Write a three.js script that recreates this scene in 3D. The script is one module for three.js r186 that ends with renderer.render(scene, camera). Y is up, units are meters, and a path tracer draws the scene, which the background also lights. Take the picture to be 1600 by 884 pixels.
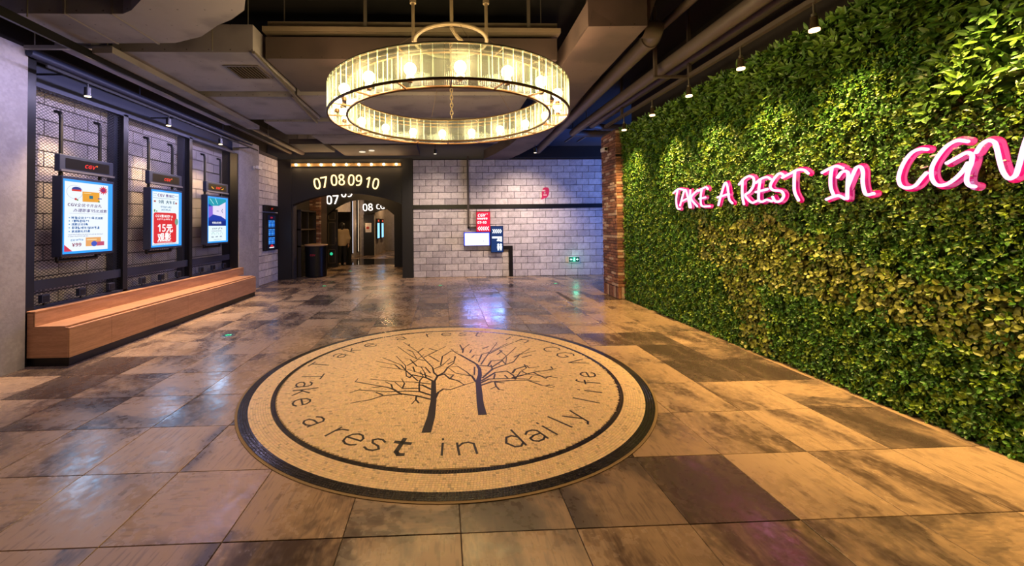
import * as THREE from 'three';
import { mergeGeometries } from 'three/addons/utils/BufferGeometryUtils.js';
import { RectAreaLightUniformsLib } from 'three/addons/lights/RectAreaLightUniformsLib.js';
import { RoundedBoxGeometry } from 'three/addons/geometries/RoundedBoxGeometry.js';
import { MarchingCubes } from 'three/addons/objects/MarchingCubes.js';
import { FontLoader } from 'three/addons/loaders/FontLoader.js';
import { TextGeometry } from 'three/addons/geometries/TextGeometry.js';

// ---------------------------------------------------------------- camera, exposure, large lights
RectAreaLightUniformsLib.init();
const scene = new THREE.Scene();
scene.background = new THREE.Color(0x000000);
const F = 626;                                                       // focal length in pixels of the 1600 x 884 frame
const camera = new THREE.PerspectiveCamera(2 * Math.atan(442 / F) * 180 / Math.PI, 1600 / 884, 0.05, 80);
camera.position.set(0, 1.6, 0);
camera.rotation.order = 'YXZ';
camera.rotation.set(13 / F, -23 / F, -0.011);
camera.setViewOffset(1600, 884, 84, 104, 1600, 884);                 // shifted lens: upright verticals, horizon above the middle
scene.add(camera);
const renderer = new THREE.WebGLRenderer({ antialias: true });
renderer.toneMapping = THREE.LinearToneMapping;
renderer.toneMappingExposure = 1.1;
renderer.shadowMap.enabled = true;
const WARM = new THREE.Color(1, 0.6, 0.26), AMBER = new THREE.Color(1, 0.58, 0.22), COOL = new THREE.Color(0.35, 0.62, 1), BLUE = new THREE.Color(0.1, 0.2, 1), PINK = new THREE.Color(1, 0.07, 0.1);
const L = { bulb: 2.2, poster: 5, wallSpot: 32, addedWash: 100, portalBulb: 0.5, whiteSign: 9, backSpot: 44, blue: 9, neon: 2.2, pink: 0.13, hedge: 26 };   // strengths of the lamps
function rectLight(color, power, w, h, pos, look) {
  const l = new THREE.RectAreaLight(color, power, w, h);
  l.position.set(...pos); l.lookAt(...look); scene.add(l); return l;
}
function pointLight(color, power, pos, radius = 1) {
  const l = new THREE.PointLight(color, power); l.position.set(...pos); l.castShadow = true; l.shadow.radius = radius; scene.add(l); return l;
}
function spotLight(color, power, pos, target, angle, penumbra = 0.6, radius = 1.5) {
  const l = new THREE.SpotLight(color, power, 0, angle, penumbra);
  l.position.set(...pos); l.target.position.set(...target); l.castShadow = true; l.shadow.radius = radius; scene.add(l); scene.add(l.target); return l;
}

// ---------------------------------------------------------------- helpers
let seed = 12345;
const rnd = () => { seed = (seed + 0x6d2b79f5) | 0; let t = Math.imul(seed ^ (seed >>> 15), 1 | seed); t = (t + Math.imul(t ^ (t >>> 7), 61 | t)) ^ t; return ((t ^ (t >>> 14)) >>> 0) / 4294967296; };
const rr = (a, b) => a + (b - a) * rnd();
const V = (x, y, z) => new THREE.Vector3(x, y, z);
const names = new Map();
function numbered(n) { const k = names.get(n) ?? 0; names.set(n, k + 1); return k ? n + '_' + String(k).padStart(3, '0') : n; }
function shade(o) { o.castShadow = o.receiveShadow = true; return o; }
function thing(name, label, category, [x, y, z] = [0, 0, 0], turn = 0, group) {
  const o = new THREE.Group(); o.name = numbered(name); o.position.set(x, y, z); o.rotation.y = turn; scene.add(o);
  o.userData = { label, category }; if (group) o.userData.group = group;
  return o;
}
function part(name, geo, mat, parent, pos, rot) {
  const m = shade(new THREE.Mesh(geo, mat)); m.name = name;
  if (pos) m.position.set(...pos);
  if (rot) m.rotation.set(...rot);
  parent.add(m); return m;
}
function solo(name, label, category, geo, mat, pos, group) {
  const m = part(numbered(name), geo, mat, scene, pos); m.userData = { label, category }; if (group) m.userData.group = group; return m;
}
function struct(name, geo, mat, pos, label) {
  const m = part(numbered(name), geo, mat, scene, pos); m.userData = { kind: 'structure' }; if (label) m.userData.label = label; return m;
}
function plain(g) {                                                   // position, normal, uv only, no index
  g = g.index ? g.toNonIndexed() : g;
  for (const k of Object.keys(g.attributes)) if (!['position', 'normal', 'uv'].includes(k)) g.deleteAttribute(k);
  if (!g.attributes.uv) g.setAttribute('uv', new THREE.BufferAttribute(new Float32Array(g.attributes.position.count * 2), 2));
  g.groups = []; return g;
}
function metric(g) {                                                  // uv in metres by the dominant axis of each face
  const p = g.attributes.position, n = g.attributes.normal, uv = g.attributes.uv;
  for (let i = 0; i < p.count; i++) {
    const ax = Math.abs(n.getX(i)), ay = Math.abs(n.getY(i)), az = Math.abs(n.getZ(i));
    if (ay >= ax && ay >= az) uv.setXY(i, p.getX(i), p.getZ(i)); else if (ax >= az) uv.setXY(i, p.getZ(i), p.getY(i)); else uv.setXY(i, p.getX(i), p.getY(i));
  }
  return g;
}
const join = (list) => metric(mergeGeometries(list.map(plain)));
function bx(x0, x1, y0, y1, z0, z1) { const g = new THREE.BoxGeometry(Math.abs(x1 - x0), Math.abs(y1 - y0), Math.abs(z1 - z0)); g.translate((x0 + x1) / 2, (y0 + y1) / 2, (z0 + z1) / 2); return metric(plain(g)); }
function rbx(x0, x1, y0, y1, z0, z1, r = 0.005) { const g = new RoundedBoxGeometry(Math.abs(x1 - x0), Math.abs(y1 - y0), Math.abs(z1 - z0), 2, r); g.translate((x0 + x1) / 2, (y0 + y1) / 2, (z0 + z1) / 2); return metric(plain(g)); }
function rod(a, b, r, seg = 12, r2 = r) {
  const d = V(b[0] - a[0], b[1] - a[1], b[2] - a[2]), L = d.length();
  const g = new THREE.CylinderGeometry(r2, r, L, seg); g.translate(0, L / 2, 0);
  g.applyQuaternion(new THREE.Quaternion().setFromUnitVectors(V(0, 1, 0), d.normalize())); g.translate(...a); return plain(g);
}
function bar(a, b, w, h) {                                            // straight rectangular bar
  const d = V(b[0] - a[0], b[1] - a[1], b[2] - a[2]), L = d.length(), g = new THREE.BoxGeometry(w, h, L);
  const m = new THREE.Matrix4().lookAt(V(...b), V(...a), Math.abs(d.y) > 0.99 * L ? V(1, 0, 0) : V(0, 1, 0));
  g.applyMatrix4(m); g.translate((a[0] + b[0]) / 2, (a[1] + b[1]) / 2, (a[2] + b[2]) / 2); return plain(g);
}
function pipe(pts, r, seg = 12, bend = 0.06) {                        // pipe with rounded bends
  const path = new THREE.CurvePath(), P = pts.map((p) => V(...p)); let from = P[0];
  for (let i = 1; i < P.length; i++) {
    if (i === P.length - 1) { path.add(new THREE.LineCurve3(from, P[i])); break; }
    const a = P[i].clone().add(P[i - 1].clone().sub(P[i]).setLength(bend)), b = P[i].clone().add(P[i + 1].clone().sub(P[i]).setLength(bend));
    path.add(new THREE.LineCurve3(from, a)); path.add(new THREE.QuadraticBezierCurve3(a, P[i], b)); from = b;
  }
  return plain(new THREE.TubeGeometry(path, Math.max(8, P.length * 10), r, seg, false));
}
function slab(w, h, t, bev, u0 = 0, v0 = 0, turn = false) {           // bevelled plate in the xy plane, back at z = 0, face at z = t; uv in metres
  const x = w / 2, y = h / 2, b = bev;
  const o = [[-x, -y, 0], [x, -y, 0], [x, y, 0], [-x, y, 0]], m = [[-x, -y, t - b], [x, -y, t - b], [x, y, t - b], [-x, y, t - b]], f = [[-x + b, -y + b, t], [x - b, -y + b, t], [x - b, y - b, t], [-x + b, y - b, t]];
  const pos = [], uv = [];
  const quad = (a, c, d, e) => { for (const p of [a, c, d, a, d, e]) { pos.push(...p); uv.push(...(turn ? [u0 + p[1], v0 + p[0]] : [u0 + p[0], v0 + p[1]])); } };
  quad(...f);
  for (let i = 0; i < 4; i++) { const j = (i + 1) % 4; quad(m[i], m[j], f[j], f[i]); quad(o[i], o[j], m[j], m[i]); }
  const g = new THREE.BufferGeometry();
  g.setAttribute('position', new THREE.Float32BufferAttribute(pos, 3)); g.setAttribute('uv', new THREE.Float32BufferAttribute(uv, 2)); g.computeVertexNormals();
  return g;
}
function sweep(pts, w, h, up = 0) {                                   // rectangular duct along a path of bottom-centre points
  const P = pts.map((p) => V(...p)), rings = [];
  for (let i = 0; i < P.length; i++) {
    const t = P[Math.min(i + 1, P.length - 1)].clone().sub(P[Math.max(i - 1, 0)]).normalize(), s = V(-t.z, 0, t.x).normalize(), n = V(0, 1, 0);
    const ww = Array.isArray(w) ? w[i] : w;
    rings.push([s.clone().multiplyScalar(-ww / 2), s.clone().multiplyScalar(ww / 2), s.clone().multiplyScalar(ww / 2).addScaledVector(n, h), s.clone().multiplyScalar(-ww / 2).addScaledVector(n, h)].map((q) => q.add(P[i])));
  }
  const pos = [], quad = (a, b, c, d) => { for (const p of [a, b, c, a, c, d]) pos.push(p.x, p.y, p.z); };
  for (let i = 0; i + 1 < rings.length; i++) for (let k = 0; k < 4; k++) { const j = (k + 1) % 4; quad(rings[i][k], rings[i][j], rings[i + 1][j], rings[i + 1][k]); }
  quad(...[3, 2, 1, 0].map((k) => rings[0][k])); quad(...rings.at(-1));
  const g = new THREE.BufferGeometry(); g.setAttribute('position', new THREE.Float32BufferAttribute(pos, 3)); g.setAttribute('uv', new THREE.Float32BufferAttribute(new Float32Array(pos.length / 3 * 2), 2));
  g.computeVertexNormals(); return metric(g);
}

// ---------------------------------------------------------------- textures
function lattice(n, s) { let k = s; const a = new Float32Array(n * n); for (let i = 0; i < n * n; i++) { k = (k + 0x6d2b79f5) | 0; let t = Math.imul(k ^ (k >>> 15), 1 | k); t = (t + Math.imul(t ^ (t >>> 7), 61 | t)) ^ t; a[i] = ((t ^ (t >>> 14)) >>> 0) / 4294967296; } return a; }
function noise(N, cells, s, stretch = 1) {                            // tileable value noise, N x N
  const cx = cells, cy = Math.max(1, Math.round(cells * stretch)), L = lattice(Math.max(cx, cy), s), W = Math.max(cx, cy), out = new Float32Array(N * N);
  for (let y = 0; y < N; y++) {
    const fy = y / N * cy, y0 = Math.floor(fy), ty = fy - y0, sy = ty * ty * (3 - 2 * ty), y1 = (y0 + 1) % cy;
    for (let x = 0; x < N; x++) {
      const fx = x / N * cx, x0 = Math.floor(fx), tx = fx - x0, sx = tx * tx * (3 - 2 * tx), x1 = (x0 + 1) % cx;
      const a = L[y0 * W + x0], b = L[y0 * W + x1], c = L[y1 * W + x0], d = L[y1 * W + x1];
      out[y * N + x] = (a + (b - a) * sx) * (1 - sy) + (c + (d - c) * sx) * sy;
    }
  }
  return out;
}
function fbm(N, cells, oct, s, stretch = 1, gain = 0.5) {
  const out = new Float32Array(N * N); let a = 1, sum = 0;
  for (let o = 0; o < oct; o++) { const n = noise(N, cells << o, s + o * 977, stretch); for (let i = 0; i < out.length; i++) out[i] += n[i] * a; sum += a; a *= gain; }
  for (let i = 0; i < out.length; i++) out[i] /= sum;
  return out;
}
function tex(N, fn, size, srgb = true) {                              // fn(i) -> [r, g, b] 0..1, size = metres that one repeat covers
  const d = new Uint8Array(N * N * 4);
  for (let i = 0; i < N * N; i++) { const c = fn(i); for (let k = 0; k < 3; k++) d[i * 4 + k] = Math.max(0, Math.min(255, c[k] * 255)); d[i * 4 + 3] = 255; }
  const t = new THREE.DataTexture(d, N, N); t.wrapS = t.wrapT = THREE.RepeatWrapping; t.magFilter = THREE.LinearFilter; t.minFilter = THREE.LinearMipmapLinearFilter; t.generateMipmaps = true;
  if (srgb) t.colorSpace = THREE.SRGBColorSpace;
  t.repeat.set(1 / size, 1 / size); t.needsUpdate = true; return t;
}
const mix3 = (a, b, t) => [a[0] + (b[0] - a[0]) * t, a[1] + (b[1] - a[1]) * t, a[2] + (b[2] - a[2]) * t];
const sm = (a, b, x) => { const t = Math.max(0, Math.min(1, (x - a) / (b - a))); return t * t * (3 - 2 * t); };
const std = (o) => new THREE.MeshStandardMaterial(o);
const phys = (o) => new THREE.MeshPhysicalMaterial(o);

// ---------------------------------------------------------------- materials
const N1 = 1024;
const f1 = fbm(N1, 3, 6, 11, 1, 0.55), f2 = fbm(N1, 6, 5, 77, 3, 0.6), f3 = fbm(N1, 64, 3, 5), f4 = fbm(N1, 4, 5, 301, 0.5, 0.6), f5 = fbm(N1, 9, 6, 1201, 0.3, 0.62), f6 = fbm(N1, 200, 2, 18, 0.12);
const streak = new Float32Array(N1 * N1);                             // clouds drawn out along one axis, warped by a second noise
for (let y = 0; y < N1; y++) for (let x = 0; x < N1; x++) { const i = y * N1 + x, u = (x + Math.round((f1[i] - 0.5) * 260) + N1 * 2) % N1, v = (y + Math.round((f4[i] - 0.5) * 420) + N1 * 2) % N1; streak[i] = f5[v * N1 + u]; }
const tileTone = (dark, mid, light, lo, hi) => tex(N1, (i) => {
  const s = streak[i] * 0.55 + f1[i] * 0.3 + f4[i] * 0.15 + (f3[i] - 0.5) * 0.08 + (f6[i] - 0.5) * 0.07, t = sm(lo, hi, s);
  const c = t < 0.5 ? mix3(dark, mid, t * 2) : mix3(mid, light, t * 2 - 1), sc = sm(0.60, 0.72, f6[i] * 0.6 + streak[i] * 0.4) * 0.3;
  return mix3(c, dark, sc);
}, 2.2);
const tileRough = tex(N1, (i) => { const v = 0.27 + (f1[i] - 0.5) * 0.5 + (f3[i] - 0.5) * 0.25; return [v, v, v]; }, 2.2, false);
const tileBump = tex(N1, (i) => { const v = f3[i] * 0.5 + f2[i] * 0.5; return [v, v, v]; }, 2.2, false);
const tileMat = (map) => std({ map, roughnessMap: tileRough, roughness: 1, bumpMap: tileBump, bumpScale: 0.0012 });
const TILES = [
  tileMat(tileTone([0.34, 0.28, 0.245], [0.55, 0.465, 0.39], [0.68, 0.575, 0.465], 0.33, 0.57)),
  tileMat(tileTone([0.31, 0.26, 0.235], [0.48, 0.41, 0.35], [0.655, 0.55, 0.44], 0.37, 0.61)),
  tileMat(tileTone([0.29, 0.245, 0.22], [0.40, 0.34, 0.295], [0.59, 0.495, 0.40], 0.40, 0.68)),
];
const GROUT = std({ color: 0x3d3630, roughness: 0.9 });
const cN = fbm(512, 12, 5, 900), cF = fbm(512, 90, 2, 41);
const concreteTex = (a, b, size = 1.2) => tex(512, (i) => mix3(a, b, sm(0.3, 0.7, cN[i] * 0.6 + cF[i] * 0.4)), size);
const concreteBump = tex(512, (i) => { const v = cN[i] * 0.4 + cF[i] * 0.6; return [v, v, v]; }, 1.2, false);
const BLOCKS = [[0.77, 0.74, 0.75], [0.73, 0.70, 0.71], [0.80, 0.77, 0.77]].map((c) => std({ map: concreteTex(c.map((x) => x - 0.06), c.map((x) => x + 0.05)), bumpMap: concreteBump, bumpScale: 0.004, roughness: 0.92 }));
const MORTAR = std({ color: 0x3e383a, roughness: 0.95 });
const PLASTER = std({ map: concreteTex([0.56, 0.54, 0.55], [0.62, 0.60, 0.61], 2.5), bumpMap: concreteBump, bumpScale: 0.001, roughness: 0.85 });
const DARKWALL = std({ color: 0x2a2422, roughness: 0.9 }), CEILING = std({ color: 0x151213, roughness: 0.95 });
const BACKPLASTER = std({ color: 0x77747c, roughness: 0.85 });
const BRICKS = [[0.54, 0.37, 0.31], [0.47, 0.32, 0.26], [0.60, 0.42, 0.34], [0.74, 0.64, 0.57], [0.42, 0.30, 0.26]].map((c) => std({ map: concreteTex(c.map((x) => x - 0.08), c.map((x) => x + 0.07), 0.5), bumpMap: concreteBump, bumpScale: 0.006, roughness: 0.9 }));
const wN = fbm(512, 3, 5, 55, 14, 0.6), wF = fbm(512, 30, 2, 91, 4);
const WOOD = std({ map: tex(512, (i) => mix3([0.65, 0.47, 0.33], [0.75, 0.56, 0.41], sm(0.25, 0.75, wN[i] * 0.75 + wF[i] * 0.25)), 0.9), roughness: 0.5 });
const boardN = fbm(512, 4, 5, 70);
const boardMap = tex(512, (i) => {
  const x = (i % 512) / 512 * 1.5, y = Math.floor(i / 512) / 512 * 1.5, fx = (x + 0.1) % 0.25, fy = (y + 0.07) % 0.3, pin = Math.hypot(fx - 0.12, fy - 0.15) < 0.008 ? 0.6 : 1;
  return mix3([0.36, 0.34, 0.375], [0.45, 0.425, 0.46], sm(0.3, 0.7, boardN[i])).map((c) => c * pin);
}, 1.5);
const BOARD = std({ map: boardMap, roughness: 0.8 }), TANBOARD = std({ map: boardMap, color: 0x8a786c, roughness: 0.75 }), DUCTBROWN = std({ map: boardMap, color: 0xb09c8e, roughness: 0.7 });
const PIPEGREY = std({ color: 0x4c423f, roughness: 0.55, metalness: 0.1 }), STEEL = std({ color: 0x8d867c, roughness: 0.35, metalness: 0.8 });
const NAVY = std({ color: 0x2b3146, roughness: 0.5, metalness: 0.2 }), BLACK = std({ color: 0x121214, roughness: 0.55, metalness: 0.1 }), BLACKSATIN = std({ color: 0x17171a, roughness: 0.35, metalness: 0.3 });
const BRONZE = std({ color: 0x5a4530, roughness: 0.4, metalness: 0.7 }), BRASS = std({ color: 0x8c7a66, roughness: 0.45, metalness: 0.4 });
const WHITEPL = std({ color: 0xd8d4ce, roughness: 0.5 });
const glow = (color, k) => std({ color: 0x000000, emissive: color, emissiveIntensity: k, roughness: 0.6 });
const font = await new FontLoader().loadAsync('fonts/droid/droid_sans_bold.typeface.json'), thinFont = await new FontLoader().loadAsync('fonts/droid/droid_sans_regular.typeface.json');
function text3(str, size, depth, font_ = font) { const g = new TextGeometry(str, { font: font_, size, depth, curveSegments: 5, bevelEnabled: false }); g.computeBoundingBox(); const b = g.boundingBox; g.translate(-(b.min.x + b.max.x) / 2, -(b.min.y + b.max.y) / 2, 0); return plain(g); }

// ---------------------------------------------------------------- structure: floor
const floor = struct('floor', bx(-6, 8.6, -0.2, -0.006, -27, 4), GROUT);
const MED = { x: 0.04, z: -4.34, r: 2.0 };
{
  const invView = camera.matrixWorld.clone(); camera.updateMatrixWorld(true); camera.updateProjectionMatrix();
  const TX = 0.608, TZ = 0.614, X0 = 0.073, Z0 = -2.112, list = [];
  for (let i = -10; i < 14; i++) for (let k = -10; k < 40; k++) {
    const x = X0 + (i + 0.5) * TX, z = Z0 - (k + 0.5) * TZ;
    if (z > 3.8 || z < -26.6 || x < -5.6 || x > 8.3) continue;
    if (x > 4.3 && z > -8.4) continue;
    if (z < -12.6 && (x > -0.6)) continue;
    if (Math.hypot(x - MED.x, z - MED.z) < MED.r - 0.5) continue;
    const p = V(x, 0, z).project(camera), seen = z < -1.2 && Math.abs(p.x) < 1.12 && Math.abs(p.y) < 1.12 && x > -5 && x < 5.2;
    list.push({ x, z, size: seen ? 1 / (z * z * -z) : 1 / 1e9 / (1 + z * z) });
  }
  list.sort((a, b) => b.size - a.size);
  const variants = []; for (let v = 0; v < 14; v++) variants.push(slab(TX - 0.005, TZ - 0.005, 0.02, 0.0015, rr(0, 2.2), rr(0, 2.2), v % 5 === 0).rotateX(-Math.PI / 2).translate(0, -0.02, 0));
  const rest = [[], [], []];
  list.forEach((t, n) => {
    const m = rnd() < 0.5 ? 0 : rnd() < 0.62 ? 1 : 2, g = variants[Math.floor(rnd() * variants.length)], y = rr(-0.0006, 0.0004);
    if (n < 298 && t.size > 1e-8) part('floor_tile', g, TILES[m], floor, [t.x, y, t.z], [0, Math.floor(rnd() * 2) * Math.PI, 0]);
    else rest[m].push(g.clone().translate(t.x, y, t.z));
  });
  rest.forEach((r, m) => { if (r.length) part('distant_floor_tiles', mergeGeometries(r), TILES[m], floor).userData.kind = 'stuff'; });
}

// ---------------------------------------------------------------- structure: walls, ceiling
function masonry(parent, mats, { w, h, gap, t, bev, most = 300 }, cols, rows, place, keep = () => true) {   // running bond of single pieces, u along the wall and v up
  const variants = [], halves = []; for (let i = 0; i < 8; i++) variants.push(slab(w - gap, h - gap, t, bev, rr(0, 1), rr(0, 1)));
  let n = 0; const over = [];
  for (let r = 0; r < rows; r++) {
    let u = r % 2 ? -w / 2 : 0;
    for (; u < cols - 0.02; u += w) {
      const a = Math.max(0, u), b = Math.min(cols, u + w); if (b - a < 0.05 || !keep((a + b) / 2, (r + 0.5) * h)) continue;
      const full = b - a > w - 0.01, key = Math.round((b - a) * 100);
      let g = full ? variants[Math.floor(rnd() * 8)] : halves[key]; if (!g) g = halves[key] = slab(b - a - gap, h - gap, t, bev, rr(0, 1), rr(0, 1));
      const { pos, turn } = place((a + b) / 2, (r + 0.5) * h, rr(0, 0.0015)), mat = mats[Math.floor(rnd() * mats.length)];
      if (n++ < most) part('block', g, mat, parent, pos, [0, turn, 0]).name = parent.userData.piece; else over.push(g.clone().rotateY(turn).translate(...pos));
    }
  }
  if (over.length) part(parent.userData.piece + 's', mergeGeometries(over), mats[0], parent).userData.kind = 'stuff';
  delete parent.userData.piece;
}
const BL = { w: 0.39, h: 0.2, gap: 0.013, t: 0.02, bev: 0.003 };
struct('ceiling', bx(-6, 8.6, 4.6, 4.8, -12.8, 4), CEILING);
struct('wall_left', bx(-5.6, -5.4, 0, 4.6, -12.7, 4), DARKWALL);
struct('wall_left', bx(-5.4, -4.85, 0, 3.72, -4.84, 4), PLASTER);
const wl = struct('wall_left', bx(-5.4, -5.12, 0, 3.4, -9.8, -4.86), MORTAR); wl.userData.piece = 'block';
masonry(wl, BLOCKS, { ...BL, w: 0.42, h: 0.2 }, 4.9, 17, (u, v, d) => ({ pos: [-5.122 + d, v, -4.88 - u], turn: Math.PI / 2 }), (u, v) => v > 0.5);
struct('wall_left', bx(-5.4, -4.9, 0, 3.76, -10.83, -9.8), PLASTER, undefined, 'plain grey plastered pier beside the bench end');
const wf = struct('wall_left', bx(-5.4, -5.02, 0, 3.7, -12.35, -10.83), MORTAR); wf.userData.piece = 'block';
masonry(wf, BLOCKS, BL, 1.5, 18, (u, v, d) => ({ pos: [-5.022 + d, v, -10.84 - u], turn: Math.PI / 2 }));
const wb = struct('wall_back', bx(-0.935, 8.4, 0, 3.63, -12.7, -12.32), MORTAR); wb.userData.piece = 'block';
masonry(wb, BLOCKS, BL, 5.98, 18, (u, v, d) => ({ pos: [-0.93 + u, v, -12.322 + d], turn: 0 }));
struct('wall_back', bx(-5.4, 8.4, 3.64, 4.6, -12.75, -12.5), BACKPLASTER);
struct('wall_right', bx(4.0, 4.2, 0, 4.6, -8.3, 4), DARKWALL);
struct('wall_right', bx(4.35, 8.4, 0, 4.6, -8.9, -8.7), PLASTER);
struct('wall_right', bx(8.2, 8.4, 0, 4.6, -12.4, -8.9), PLASTER);
struct('wall_front', bx(-5.6, 4.2, 0, 4.6, 4, 4.2), PLASTER);
// brick pier
const pier = struct('pillar', bx(3.67, 4.35, 0, 3.6, -9.06, -8.32), std({ color: 0x5a4a40, roughness: 0.95 }), undefined, 'red brick pier at the far end of the green wall'); pier.userData.piece = 'brick';
const BR = { w: 0.22, h: 0.06, gap: 0.008, t: 0.022, bev: 0.003 };
masonry(pier, BRICKS, BR, 0.76, 55, (u, v, d) => ({ pos: [3.668 - d * 3, 0.26 + v, -9.07 + u], turn: -Math.PI / 2 }));
pier.userData.piece = 'brick';
masonry(pier, BRICKS, { ...BR, most: 110 }, 0.3, 55, (u, v, d) => ({ pos: [3.65 + u, 0.26 + v, -8.322 + d * 3], turn: 0 }));
for (let k = 0; k < 11; k++) part('brick', slab(0.062, 0.24, 0.022, 0.003, rr(0, 1), rr(0, 1)), BRICKS[k % 5], pier, [3.668, 0.13, -9.03 + k * 0.069], [0, -Math.PI / 2, 0]);
for (let k = 0; k < 4; k++) part('brick', slab(0.062, 0.24, 0.022, 0.003, rr(0, 1), rr(0, 1)), BRICKS[(k + 2) % 5], pier, [3.684 + k * 0.069, 0.13, -8.322]);
part('strap', bx(3.64, 3.96, 3.0, 3.05, -8.305, -8.29), BLACK, pier);

// ---------------------------------------------------------------- structure: the corridor beyond the portal
struct('wall_left', bx(-4.95, -4.75, 0, 3.4, -15.6, -12.7), DARKWALL);
struct('wall_left', bx(-4.9, -4.6, 0, 3.4, -26, -15.6), std({ map: BLOCKS[1].map, roughness: 0.85 }));
struct('wall_right', bx(-1.0, -0.8, 0, 3.4, -26.2, -12.7), DARKWALL);
struct('wall_back', bx(-5, -0.8, 0, 3.4, -26.3, -26), PLASTER);
struct('ceiling', bx(-5.4, -0.8, 3.4, 3.6, -26.3, -12.7), CEILING);
struct('trim', bx(-4.6, -1.0, 0.0, 0.004, -19.6, -16.6), std({ color: 0x0b0b0c, roughness: 0.08 }), undefined, 'polished black stone threshold strip');

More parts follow.
